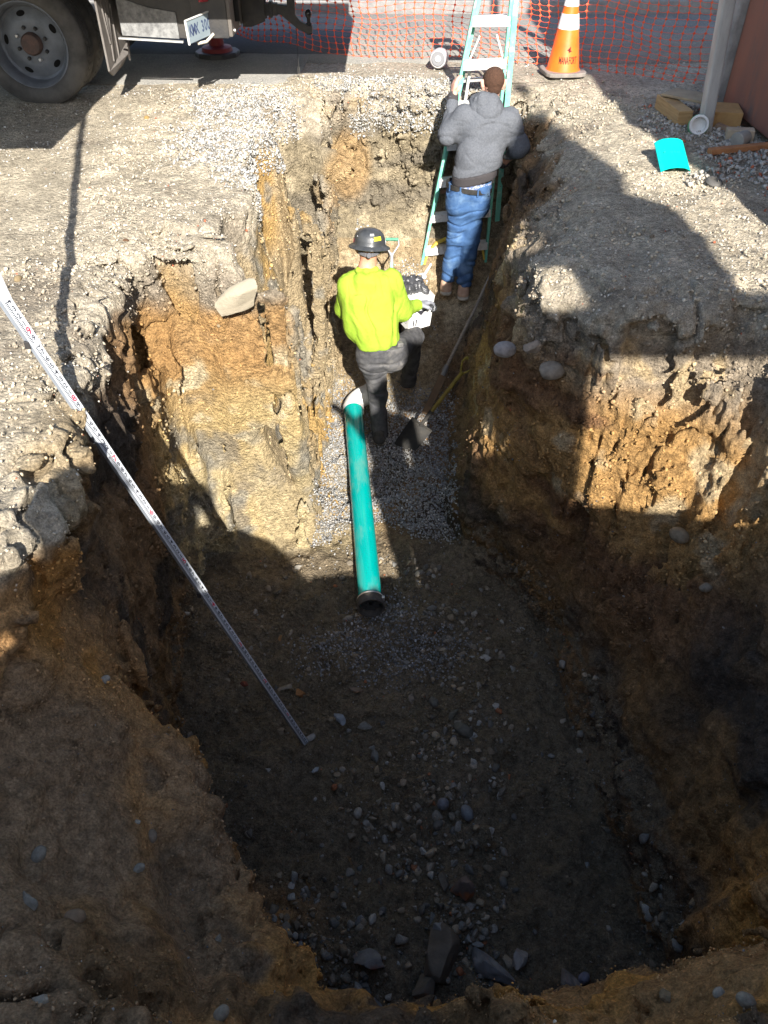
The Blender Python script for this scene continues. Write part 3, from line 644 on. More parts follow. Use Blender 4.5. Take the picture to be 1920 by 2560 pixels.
# ------------------------------------------------------------------ worker in lime, standing astride the gravel with one knee up
def worker_lime():
    hc = (-.112, 5.455, -.625); nk = (-.128, 5.405, -.775); ch = (-.12, 5.36, -1.0); pv = (-.03, 5.32, -1.36)
    sL = (-.255, 5.40, -.895); sR = (.045, 5.41, -.875); eL = (-.30, 5.52, -1.14); wL = (-.06, 5.74, -1.22); eR = (.135, 5.49, -1.135); wR = (.268, 5.655, -1.172)
    hL = (-.09, 5.33, -1.43); kL = (-.055, 5.37, -1.82); aL = (-.035, 5.34, -2.20); hR = (.075, 5.36, -1.43); kR = (.245, 5.74, -1.50); aR = (.215, 5.93, -2.02)
    hand = []; handL = fingers(wL, (.8, .45, 0), (0, .2, -1), 1.0, .5, 1)
    body = sdf_build('person', head_prims(hc, (.1, 1, -.25)) + [((-.115, 5.43, -.70), nk, .062, .066), (nk, ch, .065, .10), (ch, pv, .11, .105), (sL, eL, .05, .042), (eL, wL, .04, .028), (sR, eR, .05, .042), (eR, wR, .04, .028),
                    (hL, kL, .08, .055), (kL, aL, .055, .04), (hR, kR, .08, .055), (kR, aR, .055, .04), ((-.04, 5.33, -2.22), (-.05, 5.44, -2.23), .035, .03), ((.215, 5.93, -2.1), (.26, 6.03, -2.12), .035, .03)] + hand + handL, M_skin, res=.0075, k=.02)
    tag(body, 'person in a lime sweatshirt and black hard hat holding a white box beside the pipe', 'person')
    def squash(X, Y, Z, D): return D
    sdf_build('sweatshirt', [((-.125, 5.405, -.765), (-.125, 5.385, -.84), .078, .125), ((-.235, 5.40, -.875), (.03, 5.41, -.86), .092, .092), ((-.17, 5.37, -.98), (-.16, 5.35, -1.18), .150, .155), ((-.05, 5.38, -.98), (-.04, 5.35, -1.18), .135, .140),
              ((-.13, 5.345, -1.16), (-.085, 5.325, -1.29), .165, .155), ((-.03, 5.34, -1.16), (0.0, 5.33, -1.27), .140, .135),
              (sL, eL, .088, .075), (eL, wL, .072, .048), (sR, eR, .092, .078), (eR, lerp(eR, wR, .96), .074, .044)], M_hiviz, body, res=.009, k=.045, fold=.019, fsc=(8, 8, 2.2), seed=1, clips=[((-.06, 5.33, -1.325), (.12, 0, -1)), ((-.06, 5.33, -.765), (0, -.2, 1))])
    sdf_build('sweatshirt_collar', [((-.19, 5.375, -.757), (-.13, 5.345, -.752), .020, .020), ((-.13, 5.345, -.752), (-.06, 5.38, -.752), .020, .020), ((-.19, 5.375, -.757), (-.19, 5.44, -.767), .014, .014), ((-.06, 5.38, -.752), (-.06, 5.44, -.767), .014, .014)], M_hiviz, body, res=.006, k=.02)
    sdf_build('trousers', [((-.085, 5.33, -1.34), (-.095, 5.33, -1.46), .132, .125), ((.05, 5.335, -1.34), (.065, 5.34, -1.46), .128, .125), ((-.02, 5.33, -1.33), (-.02, 5.33, -1.40), .135, .13),
              (hL, kL, .108, .080), (kL, (-.035, 5.33, -2.22), .074, .066, 1), (hR, kR, .105, .088), (kR, lerp(kR, (.215, 5.92, -2.08), .98), .084, .070, 1)], M_navy, body, res=.008, k=.05, fold=.010, fsc=(4, 4, 11), seed=4, clips=[((0, 0, -1.315), (.05, 0, 1))])
    sdf_build('boot', [((-.04, 5.28, -2.225), (-.05, 5.45, -2.24), .048, .042, 0, (1, 1, .8)), ((-.038, 5.31, -2.16), (-.038, 5.32, -2.24), .052, .052)], M_boot2, body, res=.007, k=.03, clips=[((0, 0, -2.268), (0, 0, -1))])
    sdf_build('boot', [((.205, 5.88, -2.12), (.30, 6.06, -2.12), .048, .045, 0, (1, 1, .8)), ((.213, 5.92, -2.03), (.213, 5.92, -2.13), .054, .052)], M_boot2, body, res=.007, k=.03, clips=[((0, 0, -2.165), (0, .1, -1))])
    sdf_build('glove', fingers(wR, (.62, .75, -.1), (-.3, -.3, -1), 1.2, .45, -1) + [(lerp(eR, wR, .93), lerp(eR, wR, 1.08), .036, .034)], mat('grey_glove', (.27, .28, .31), .8, (.22, .22, .25), 40), body, res=.005, k=.012)
    # hard hat: low dome with ridges and a full brim, tilted with the head
    hx = MB(); c = Vector((-.107, 5.445, -.600)); ax = Vector((.06, .22, 1)).normalized()
    def ridge(i, kk): return .004 * math.cos(kk / 48 * 2 * math.pi * 3) ** 6 if 2 < i < 11 else 0
    prof = [(.108, .0), (.150, -.014), (.153, -.010), (.150, -.007), (.117, .012), (.115, .018), (.113, .035), (.109, .060), (.098, .086), (.076, .107), (.044, .120), (.004, .124)]
    hx.lathe(prof, c, ax, 48, ridge); hx.build('hard_hat', mat('hard_hat_shell', (.035, .038, .042), .38, (.055, .058, .06), 20, .1, 90, spec=.5, coat=.2), body, smooth=True)
    yv = MB(); r_ = Vector((1, 0, 0)); u_ = ax
    def sticker(a, zz, wd, ht, m, nm):
        mb = MB(); V = []
        for i in range(5):
            aa = a + (i / 4 - .5) * wd
            for z_ in (zz, zz + ht):
                rr = np.interp(z_, [.018, .035, .060, .086, .107], [.116, .114, .110, .100, .078]) + .0035; V.append(c + ax * z_ + (Vector((1, 0, 0)) * math.cos(aa) + Vector((0, 1, -.22)).normalized() * math.sin(aa)) * rr)
        mb.add(V, [(i * 2, i * 2 + 2, i * 2 + 3, i * 2 + 1) for i in range(4)]); mb.build(nm, m, body)
    sticker(R(-58), .050, .52, .026, mat('yellow_label', (.80, .78, .03), .5), 'yellow_sticker'); sticker(R(-140), .075, .26, .02, mat('pale_label', (.55, .56, .58), .5), 'pale_sticker')
    sticker(R(-168), .03, .30, .026, mat('red_label', (.50, .10, .11), .5), 'red_sticker'); sticker(R(-80), .083, .30, .014, mat('grey_label', (.40, .41, .43), .5), 'grey_sticker')
    # suspension band and knob at the nape
    bd = MB(); 
    for i in range(7):
        aa = R(-150) + R(120) * i / 6; bb = R(-150) + R(120) * (i + 1) / 6
        p = c + Vector((math.cos(aa) * .094, math.sin(aa) * .108, -.028 + .012 * abs(i - 3) / 3)); q = c + Vector((math.cos(bb) * .094, math.sin(bb) * .108, -.028 + .012 * abs(i - 2) / 3)); bd.bar(p, q, .006, .026)
    bd.lathe([(.001, 0), (.019, 0), (.019, .012), (.015, .016), (.001, .016)], c + Vector((.0, -.112, -.024)), (0, -1, .1), 20); bd.build('hat_band', mat('grey_plastic', (.13, .13, .14), .5), body)
    pk = MB(); pk.box((.118, 5.28, -1.335), (.05, .05, .085), (0, R(8), R(20))); pk.build('belt_pouch', mat('pouch', (.10, .10, .095), .7, (.16, .15, .14), 30), body, bevel=.008)
    return body
worker_lime()

# the white carton he holds on his knee, the bag over it and the red bottle
def carton():
    t = thing('carton', (.265, 5.78, -1.42), 'white carton with a printed label held on the raised knee of the worker in lime', 'box')
    Rm = Matrix.Rotation(R(30), 3, 'Z') @ Matrix.Rotation(R(10), 3, 'X'); c = Vector((.255, 5.83, -1.28))
    b = MB(); b.box(c, (.215, .20, .30), Rm); b.build('box_body', mat('white_card', (.80, .80, .78), .7, (.72, .71, .69), 20), t, bevel=.003)
    pr = MB()
    def rect(a0, b0, a1, b1, side=0):
        # on the face towards the camera (local -Y) or on its left neighbour (local -X)
        if side == 0: V = [c + Rm @ Vector((a, -.1006, z)) for a, z in ((a0, b0), (a1, b0), (a1, b1), (a0, b1))]
        else: V = [c + Rm @ Vector((-.1081, a, z)) for a, z in ((a1, b0), (a0, b0), (a0, b1), (a1, b1))]
        pr.add(V, [(0, 1, 2, 3)])
    for (a0, b0, a1, b1) in ((-.092, -.135, .092, -.132), (-.092, .13, .092, .133), (-.092, -.132, -.089, .13), (.089, -.132, .092, .13)): rect(a0, b0, a1, b1)
    for i, wd in enumerate((.085, .07, .085, .05, .04)): rect(-.005, -.04 - i * .013, -.005 + wd, -.036 - i * .013)
    for xx in (-.07, -.045): rect(xx, -.11, xx + .012, -.045)
    V = [c + Rm @ Vector((a, -.1007, z)) for a, z in ((-.045, .035), (0, -.012), (.045, .035))]; pr.add(V, [(0, 1, 2)])
    for s_ in (-1, 1):
        V = [c + Rm @ Vector((a, -.1006, z)) for a, z in ((0, -.016), (s_ * .085, .072), (s_ * .085, .076), (0, -.012))]; pr.add(V, [(0, 1, 2, 3)] if s_ > 0 else [(3, 2, 1, 0)])
    rect(-.06, -.10, -.057, .10, 1); rect(.02, -.10, .023, .10, 1); rect(-.06, -.10, .02, -.097, 1)
    pr.build('label_print', mat('print', (.04, .04, .05), .6), t)
carton()
sdf_build('rubbish_bag', [((.16, 5.80, -1.13), (.30, 5.84, -1.12), .050, .045), ((.17, 5.86, -1.08), (.28, 5.90, -1.09), .055, .04), ((.20, 5.78, -1.10), (.24, 5.92, -1.10), .045, .05), ((.33, 5.80, -1.13), (.40, 5.79, -1.27), .026, .030), ((.28, 5.83, -1.09), (.36, 5.82, -1.15), .035, .022)],
          mat('black_film', (.035, .037, .04), .32, (.07, .07, .075), 24, .3, 70, spec=.5), None, res=.006, k=.03, fold=.014, fsc=(26, 22, 18), seed=9)
tag(bpy.data.objects['rubbish_bag'], 'crumpled black plastic bag draped over the top of the white carton', 'bag')
t = thing('spray_bottle', (.29, 5.93, -1.16), 'red-capped clear bottle with a white nozzle poking out beside the black bag', 'bottle')
b = MB(); b.lathe([(.001, 0), (.030, 0), (.032, .02), (.030, .06), (.022, .075), (.001, .075)], (.285, 5.93, -1.17), (.25, .25, 1), 18); b.build('bottle_body', mat('red_plastic', (.75, .03, .03), .35), t, smooth=True)
b = MB(); b.box((.325, 5.965, -1.075), (.035, .045, .03), (R(15), R(20), .3)); b.box((.312, 5.95, -1.055), (.06, .014, .014), (0, R(25), .6)); b.build('bottle_head', mat('clear_grey', (.42, .45, .48), .3, (.65, .66, .68), 60), t, bevel=.004)
b = MB(); b.tube([(.333, 5.97, -1.06), (.385, 6.0, -.985)], [.011, .008], 10); b.build('nozzle', M_white, t)

# ------------------------------------------------------------------ worker in grey on the ladder
def worker_grey():
    hc = (.862, 6.775, .145); nk = (.825, 6.715, .01); sL = (.635, 6.66, -.055); sR = (1.0, 6.66, -.075)
    eL = (.515, 6.655, -.20); wL = (.560, 6.875, .03); eR = (1.105, 6.64, -.285); wR = (1.00, 6.79, -.455)
    hL = (.645, 6.60, -.63); hR = (.765, 6.60, -.64); kL = (.635, 6.63, -1.02); kR = (.755, 6.62, -1.04); aL = (.583, 6.69, -1.44); aR = (.732, 6.65, -1.47)
    body = sdf_build('person', head_prims(hc, (-.1, 1, -.35)) + [((.855, 6.755, .07), nk, .058, .062), (nk, (.81, 6.65, -.18), .065, .12), ((.81, 6.65, -.18), (.71, 6.60, -.58), .12, .13), (sL, eL, .05, .042), (eL, wL, .04, .03), (sR, eR, .05, .042), (eR, wR, .04, .03),
                    (hL, kL, .08, .055), (kL, aL, .055, .04), (hR, kR, .08, .055), (kR, aR, .055, .04)] + fingers(wL, (.1, .45, .85), (.8, .3, 0), 1.05, .55, -1) + fingers(wR, (-.35, .8, -.1), (-.6, -.1, -.7), 1.0, .5, 1), M_skin2, res=.0075, k=.02)
    tag(body, 'person in a grey hooded sweatshirt and blue jeans leaning on the green stepladder', 'person')
    sh = [((.665, 6.655, -.075), (.975, 6.655, -.085), .088, .088), ((.76, 6.65, -.16), (.735, 6.615, -.36), .145, .140), ((.875, 6.645, -.16), (.83, 6.61, -.36), .140, .135), ((.73, 6.61, -.34), (.70, 6.60, -.50), .140, .135), ((.82, 6.61, -.34), (.775, 6.60, -.50), .138, .132), (sL, eL, .085, .074), (eL, lerp(eL, wL, .90), .070, .046), (sR, eR, .088, .076), (eR, lerp(eR, wR, .92), .072, .046), ((.82, 6.70, -.02), (.80, 6.66, -.08), .08, .12)]
    sdf_build('hoodie', sh, M_hood, body, res=.008, k=.045, fold=.010, fsc=(4, 4, 11), seed=12, clips=[((.73, 6.6, -.46), (.22, 0, -1))])
    sdf_build('hood', [((.77, 6.645, .055), (.84, 6.645, .045), .070, .072), ((.73, 6.64, -.005), (.845, 6.60, -.055), .055, .062), ((.80, 6.62, -.02), (.86, 6.62, -.01), .078, .070), ((.72, 6.70, .045), (.74, 6.66, .02), .045, .055), ((.90, 6.71, .015), (.90, 6.67, -.01), .045, .05)], M_hood, body, res=.008, k=.04, fold=.006, fsc=(10, 10, 10), seed=15)
    sdf_build('waistband', [((.715, 6.60, -.455), (.705, 6.60, -.535), .150, .142), ((.79, 6.60, -.465), (.765, 6.60, -.545), .145, .138)], M_dark, body, res=.009, k=.05, clips=[((.73, 6.6, -.53), (.22, 0, -1)), ((.73, 6.6, -.455), (-.22, 0, 1))])
    for e, w_, u0 in ((eL, wL, .86), (eR, wR, .86)): sdf_build('cuff', [(lerp(e, w_, u0), lerp(e, w_, 1.08), .048, .042, 1)], M_dark, body, res=.006)
    sdf_build('shirt_tail', [((.70, 6.60, -.515), (.70, 6.60, -.565), .134, .134, 1), ((.765, 6.60, -.53), (.765, 6.60, -.57), .132, .132, 1)], mat('check_cotton', (.12, .16, .30), .8, (.36, .38, .45), 55, thr=(.48, .52)), body, res=.008, k=.04)
    sdf_build('jeans', [((.665, 6.60, -.57), (.645, 6.60, -.72), .138, .124), ((.765, 6.60, -.58), (.775, 6.60, -.73), .136, .124), (hL, kL, .108, .082), (kL, lerp(kL, aL, 1.0), .080, .068, 1), (hR, kR, .108, .084), (kR, lerp(kR, aR, 1.0), .082, .070, 1)],
              M_denim, body, res=.008, k=.026, fold=.011, fsc=(3, 3, 13), seed=18, clips=[((.7, 6.6, -.545), (-.12, 0, 1))])
    bl = MB(); n_ = 28
    for i in range(n_):
        a = 2 * math.pi * i / n_; b_ = 2 * math.pi * (i + 1) / n_; f_ = lambda t: (.712 + .192 * math.cos(t), 6.60 + .145 * math.sin(t), -.577 - .022 * math.cos(t)); bl.bar(f_(a), f_(b_), .006, .038)
    bl.build('belt', M_belt, body)
    for a in (R(-150), R(-115), R(-72), R(-35)):
        lp = MB(); lp.box((.712 + .197 * math.cos(a), 6.60 + .150 * math.sin(a), -.58 - .022 * math.cos(a)), (.012, .006, .06), (0, 0, a + R(90))); lp.build('belt_loop', M_denim, body)
    for (a, sx_) in ((aL, -.01), (aR, .0)):
        x, y, z = a
        bo = sdf_build('boot', [((x + sx_, y - .02, z - .03), (x + sx_, y - .01, z - .075), .052, .050), ((x + sx_, y - .03, z - .085), (x + .02 + sx_, y + .17, z - .085), .046, .044, 0, (1, 1, .85))], M_boot, body, res=.007, k=.03, clips=[((0, 0, z - .105), (0, 0, -1))])
        sdf_build('sole', [((x + sx_, y - .035, z - .115), (x + .02 + sx_, y + .175, z - .115), .056, .052, 0, (1, 1, .5))], M_sole, bo, res=.007, clips=[((0, 0, z - .135), (0, 0, -1))])
    f_ = Vector((-.1, 1, -.35)).normalized(); c = Vector(hc); r_ = f_.cross(Vector((0, 0, 1))).normalized(); u_ = r_.cross(f_); A = lambda a, b_, z: tuple(c + r_ * a + f_ * b_ + u_ * z)
    sdf_build('hair', [(A(0, -.030, .038), A(0, .03, .045), .0825, .077), (A(0, -.030, .0), A(0, -.026, -.022), .074, .066)], M_hair, body, res=.006, k=.02, fold=.003, fsc=(50, 50, 50), seed=22, clips=[(A(0, .045, 0), tuple(f_ * .8 - u_ * .35))])
worker_grey()

# ------------------------------------------------------------------ stepladder
def stepladder():
    t = thing('stepladder', (.65, 6.95, -1.46), 'green stepladder with white steps standing in the trench and leaning on its end', 'ladder')
    M_g = mat('green_fibreglass', (.13, .50, .36), .5, (.22, .55, .43), 14, .15, 80, c3=(.50, .62, .52), c3s=9, c3t=(.56, .68)); M_y = mat('yellow_fibreglass', (.72, .52, .08), .5, (.60, .42, .07), 14)
    M_dirty = mat('worn_white_metal', (.70, .69, .66), .5, (.42, .37, .30), 26, .2, 90, thr=(.5, .75))
    Lb = Vector((.348, 6.95, -1.46)); Rb = Vector((.952, 6.95, -1.39)); Lt = Vector((.718, 7.13, .653)); Rt = Vector((.992, 7.13, .653)); top = 1.30
    L1 = Lb + (Lt - Lb) * top; R1 = Rb + (Rt - Rb) * top
    for a, b_, m in ((Lb, L1, M_g), (Rb, R1, M_g)):
        r = MB(); r.bar(a, b_, .060, .024, (1, 0, 0)); r.build('front_rail', m, t, bevel=.004)
    off = Vector((.03, .0, 0))
    for a, b_, dx in ((Lb, L1, .055), (Rb, R1, .095)):
        r = MB(); p = a + Vector((dx, .14, .22)); q = b_ + Vector((.03 if a is Lb else .035, .07, 0)); r.bar(p, q, .022, .045, (1, 0, 0)); r.build('rear_rail', M_g, t, bevel=.003)
    for i in range(9):
        f = (.195 + .305 * i) / 2.14
        a = Lb + (Lt - Lb) * f; b_ = Rb + (Rt - Rb) * f
        if f > top: break
        r = MB(); mid = (a + b_) / 2; e = (b_ - a); L_ = e.length; Rm = Matrix.Rotation(math.atan2(e.z, e.x) * -1, 3, 'Y')
        r.box(mid + Vector((0, .0, 0)), (L_, .085, .012), Rm); r.box(mid + Vector((0, -.042, -.028)), (L_, .006, .060), Rm); r.box(mid + Vector((0, .042, -.015)), (L_, .006, .03), Rm)
        r.build('step', M_dirty, t)
    for i in range(5):
        f = (.5 + .5 * i) / 2.14; a = Lb + Vector((.07, .15, .2)) + (Lt - Lb) * f * .9; b_ = Rb + Vector((.08, .15, .2)) + (Rt - Rb) * f * .9
        r = MB(); r.bar(a, b_, .02, .03); r.build('rear_rung', mat('brown_bar', (.30, .18, .13), .6) if i == 0 else M_alu, t)
    for pts in ([Lb + Vector((.03, -.01, .05)), Lb + Vector((.06, -.0, .16)), Lb + Vector((.13, .01, .24)), Lb + Vector((.23, .02, .285))], [Rb + Vector((-.015, -.01, .03)), Rb + Vector((-.04, 0, .14)), Rb + Vector((-.10, .01, .22)), Rb + Vector((-.19, .02, .27))], [Lb + Vector((.17, .10, .10)), Lb + Vector((.19, .10, .18)), Lb + Vector((.26, .09, .25)), Lb + Vector((.33, .08, .28))]):
        r = MB()
        for a, b_ in zip(pts[:-1], pts[1:]): r.bar(a, b_ + (b_ - a) * .08, .018, .045, (0, 1, 0))
        r.build('corner_brace', M_y, t, bevel=.002)
    for s_, a in ((1, Lb + (Lt - Lb) * .90), (-1, Rb + (Rt - Rb) * .90)):
        r = MB(); r.bar(a + Vector((.02 * s_, .02, -.19)), a + Vector((.085 * s_, .02, -.03)), .012, .03, (0, 1, 0)); r.build('upper_brace', M_dirty, t)
    r = MB(); r.box((L1 + R1) / 2 + Vector((0, .04, .01)), ((R1 - L1).length + .05, .16, .03)); r.build('top_cap', M_alu, t, bevel=.005)
    r = MB(); p = Lb + (Lt - Lb) * .80 + Vector((.07, .06, 0)); r.bar(p, p + Vector((-.035, .06, -.42)), .05, .02, (1, 0, 0)); r.build('spreader', M_dirty, t)
stepladder()

# ------------------------------------------------------------------ sewer pipe, white elbow, open clamp
def pipe():
    t = thing('sewer_pipe', (-.15, 4.6, -2.2), 'teal plastic sewer pipe lying on the gravel bed down the middle of the trench', 'pipe')
    a = Vector((-.090, 3.42, -2.185)); b_ = Vector((-.275, 5.70, -2.17)); d = (b_ - a).normalized(); r = .080; L_ = (b_ - a).length
    p = MB(); p.lathe([(r - .006, .0), (r, 0), (r, L_), (r - .006, L_)], a, d, 48); p.lathe([(r - .006, L_), (r - .006, 0)], a, d, 48); p.build('pipe_body', M_teal, t, smooth=True)
    w_ = MB(); pts = []; c = b_ - d * .03; side = Vector((1, .10, .42)).normalized()
    for i in range(9):
        th = i / 8 * math.pi / 2; pts.append(c + d * (.12 * math.sin(th)) + side * (.12 * (1 - math.cos(th))))
    pts = [c - d * .05] + pts + [pts[-1] + side * .07]
    w_.tube(pts, .0875, 40, cap=False); w_.tube([c - d * .055, c + d * .005], .0935, 40, cap=False); e = pts[-1]; w_.tube([e - side * .03, e + side * .03], .0935, 40, cap=True)
    w_.build('elbow', M_white, t, smooth=True)
    k = MB(); k.lathe([(r + .0015, .012), (r + .011, .012), (r + .013, .0), (r + .013, -.052), (r + .009, -.06), (r + .002, -.06), (r + .001, -.05), (r + .001, .0)], a, d, 48)
    k.build('rubber_coupling', mat('dusty_rubber', (.10, .088, .074), .75, (.055, .05, .044), 30, .3, 90), t, smooth=True)
    s_ = MB(); s_.lathe([(r + .0145, .002), (r + .0145, .013), (r + .0105, .013)], a, d, 48); s_.box(a + Vector((.085, -.01, .045)), (.018, .02, .03)); s_.build('clamp_band', M_alu, t, smooth=True)
    q = MB(); q.lathe([(.001, -.012), (r - .008, -.012)], a, d, 40)
    for i in range(4):
        th = R(20 + 45 * i); v = Vector((math.cos(th), 0, math.sin(th))); q.bar(a - d * .016 - v * (r - .01), a - d * .016 + v * (r - .01), .008, .012)
    q.build('end_plug', mat('plug', (.055, .06, .062), .6, (.03, .032, .035), 30), t)
pipe()

# ------------------------------------------------------------------ shovels and the long tool
def d_grip_shovel(name, top, bot, m_grip, m_shaft, label, blade=True, gw=.055, tilt=0, blade_c=(.028, .028, .028), fork=False):
    t = thing(name, bot, label, 'shovel'); top = Vector(top); bot = Vector(bot); d = (bot - top).normalized()
    x = d.cross(Vector((0, -1, .3))).normalized(); n = x.cross(d)
    g = MB(); g.tube([top - x * gw, top + x * gw], .014, 14); g.build('grip', m_grip, t, smooth=True)
    y_ = MB(); y_.tube([top - x * gw, top - x * gw * 1.1 + d * .045, top - x * .014 + d * .115, top + d * .17], .0085, 10); y_.tube([top + x * gw, top + x * gw * 1.1 + d * .045, top + x * .014 + d * .115, top + d * .17], .0085, 10)
    y_.tube([top + d * .11, top + d * .20], [.013, .0165], 12); y_.build('yoke', m_grip if not fork else M_alu, t, smooth=True)
    s_ = MB(); bl = .27; L_ = (bot - top).length; s_.tube([top + d * .19, top + d * (L_ - bl - .12)], .0165, 14); s_.build('shaft', m_shaft, t, smooth=True)
    k = MB(); k.tube([top + d * (L_ - bl - .14), top + d * (L_ - bl + .02)], [.020, .014], 12)
    c = top + d * (L_ - bl); V = []; nn = 9
    for j in range(8):
        v = j / 7
        wd = .105 * (1 - .10 * v) if v < .99 else .09
        for i in range(nn):
            u = i / (nn - 1) * 2 - 1; V.append(c + d * (bl * v) + x * u * wd + n * (.022 * u * u - .010 + .02 * v))
    Fc = [(j * nn + i, j * nn + i + 1, (j + 1) * nn + i + 1, (j + 1) * nn + i) for j in range(7) for i in range(nn - 1)]
    k.add(V, Fc); V2 = [v - n * .003 for v in V]; k.add(V2, [f[::-1] for f in Fc]); k.bar(c - x * .105 - n * -.012, c + x * .105 + n * .012, .012, .012)
    k.build('blade', mat('worn_steel', blade_c, .55, (.05, .046, .04), 14, .2, 60, spec=.1), t)
    return t
d_grip_shovel('shovel', (.069, 6.50, -.99), (.055, 6.28, -1.95), mat('green_plastic', (.05, .22, .13), .5, (.10, .30, .19), 40), mat('green_shaft', (.12, .48, .30), .5, (.55, .60, .52), 9), 'shovel with a green D-shaped grip standing up behind the worker in lime', fork=True)
d_grip_shovel('shovel', (.70, 5.40, -1.53), (.16, 5.22, -2.27), mat('yellow_plastic', (.28, .20, .03), .6, (.19, .14, .03), 30), mat('yellow_shaft', (.27, .19, .035), .6, (.17, .12, .03), 20), 'shovel with a yellow D-shaped handle leaning on the right trench wall', gw=.05)
t = thing('long_handled_spade', (.365, 5.696, -2.25), 'long thin wooden tool handle leaning in the shade along the right trench wall', 'tool')
b = MB(); b.tube([(.965, 6.48, -1.24), (.80, 6.26, -1.53), (.547, 5.99, -1.975)], [.011, .014, .0165], 10); b.build('handle', mat('grey_wood', (.34, .29, .22), .8, (.22, .18, .14), 20, stretch=(1, 1, 8)), t, smooth=True)
b = MB(); b.tube([(.565, 6.01, -1.94), (.525, 5.95, -2.01)], [.022, .030], 12); b.build('socket', mat('old_steel', (.22, .21, .19), .6, metal=.4), t, smooth=True)
b = MB(); b.bar((.545, 5.97, -1.985), (.365, 5.70, -2.255), .065, .022, (0, -1, .4)); b.build('board_blade', mat('dark_board', (.20, .125, .065), .8, (.13, .085, .05), 12), t, bevel=.004)

# ------------------------------------------------------------------ levelling rod
def rod():
    t = thing('levelling_rod', (-.46, 2.43, -2.32), 'long white levelling rod with red and black numbers leaning into the pit', 'measuring rod')
    o = Vector((-.4585, 2.430, -2.318)); u = Vector((-.326, .0625, .943)).normalized(); F_ = .3048
    tocam = (Vector((0, 0, 1.7)) - (o + u * 1.4)); tocam = (tocam - u * tocam.dot(u)).normalized(); n = Matrix.Rotation(R(24), 3, u) @ tocam; n.normalize(); wd = u.cross(n).normalized()
    if wd.x < 0: wd = -wd
    secs = [(0, 4.33, .033, .022), (4.28, 8.9, .0365, .026), (8.8, 9.45, .040, .030)]
    Mr = mat('rod_white', (.50, .52, .55), .5, (.43, .45, .47), 30); Ms = mat('rod_side', (.28, .31, .35), .4, (.22, .24, .27), 10)
    def wdt(s): return .033 if s < 4.3 else (.0365 if s < 8.85 else .040)
    def dpt(s): return .022 if s < 4.3 else (.026 if s < 8.85 else .030)
    for (a, b_, W, D) in secs:
        m = MB(); c0 = o + u * a * F_; c1 = o + u * b_ * F_
        V = [c + wd * i * W / 2 + n * j for c in (c0, c1) for (i, j) in ((-1, 0), (1, 0), (1, D), (-1, D))]
        m.add([v - n * .001 for v in V], [(0, 1, 2, 3), (7, 6, 5, 4), (0, 4, 5, 1), (1, 5, 6, 2), (3, 7, 4, 0)]); m.build('rod_body', Ms, t)
        m = MB(); m.add([V[3] - wd * 0, V[2], V[6], V[7]], [(0, 1, 2, 3)]); m.build('scale_face', Mr, t)
    blk = MB(); M_rr = mat('rod_red', (.62, .03, .06), .5)
    def quad(mb, s, lw, a, b_):
        ww = wdt(s); c = o + u * s * F_ + n * (dpt(s) + .0006)
        mb.add([c + wd * (-ww / 2 + a) - u * lw / 2, c + wd * (-ww / 2 + b_) - u * lw / 2, c + wd * (-ww / 2 + b_) + u * lw / 2, c + wd * (-ww / 2 + a) + u * lw / 2], [(0, 1, 2, 3)])
    def glyph(mb, ch, s, h, xo):
        V, Fc = text_geo(ch); c = o + u * s * F_ + n * (dpt(s) + .0007) + wd * xo
        mb.add([c + wd * v.x * h * 1.0 + u * v.y * h * 1.25 for v in V], Fc)
    for i in range(2, 945):
        s = i / 100
        if i % 2 == 0: quad(blk, s + .0, .0031, .0075, .0165 if (i % 10) else .0195)
    for s0, s1 in ((0.02, 4.3), (4.36, 8.8), (8.9, 9.44)):
        c0 = o + u * s0 * F_ + n * (dpt(s0) + .0006); c1 = o + u * s1 * F_ + n * (dpt(s0) + .0006); ww = wdt(s0)
        blk.add([c0 + wd * (-ww / 2 + .0045), c0 + wd * (-ww / 2 + .0052), c1 + wd * (-ww / 2 + .0052), c1 + wd * (-ww / 2 + .0045)], [(0, 1, 2, 3)])
    for ft in range(0, 10):
        if ft:
            red = MB(); glyph(red, str(ft), ft, .031, .0055); red.build('foot_number', M_rr, t)
        for k in range(1, 10 if ft < 9 else 5): glyph(blk, str(k), ft + k / 10, .0235, .0055)
    blk.build('scale_markings', mat('rod_black', (.02, .02, .03), .5), t)
    q0 = o + u * 9.4 * F_; u2 = Vector((-.15, .08, .985)).normalized(); m = MB(); m.bar(q0 + n * .015, q0 + n * .015 + u2 * 2.4, .040, .030, wd.cross(u2)); m.build('rod_body', Mr, t)
    for s in (4.32, 8.86):
        m = MB(); m.box(o + u * s * F_ + n * .012 - wd * .021, (.02, .02, .03)); m.box(o + u * (s + .06) * F_ + n * .014 + wd * .021, (.010, .018, .02)); m.build('locking_clip', M_black, t, bevel=.002)
rod()

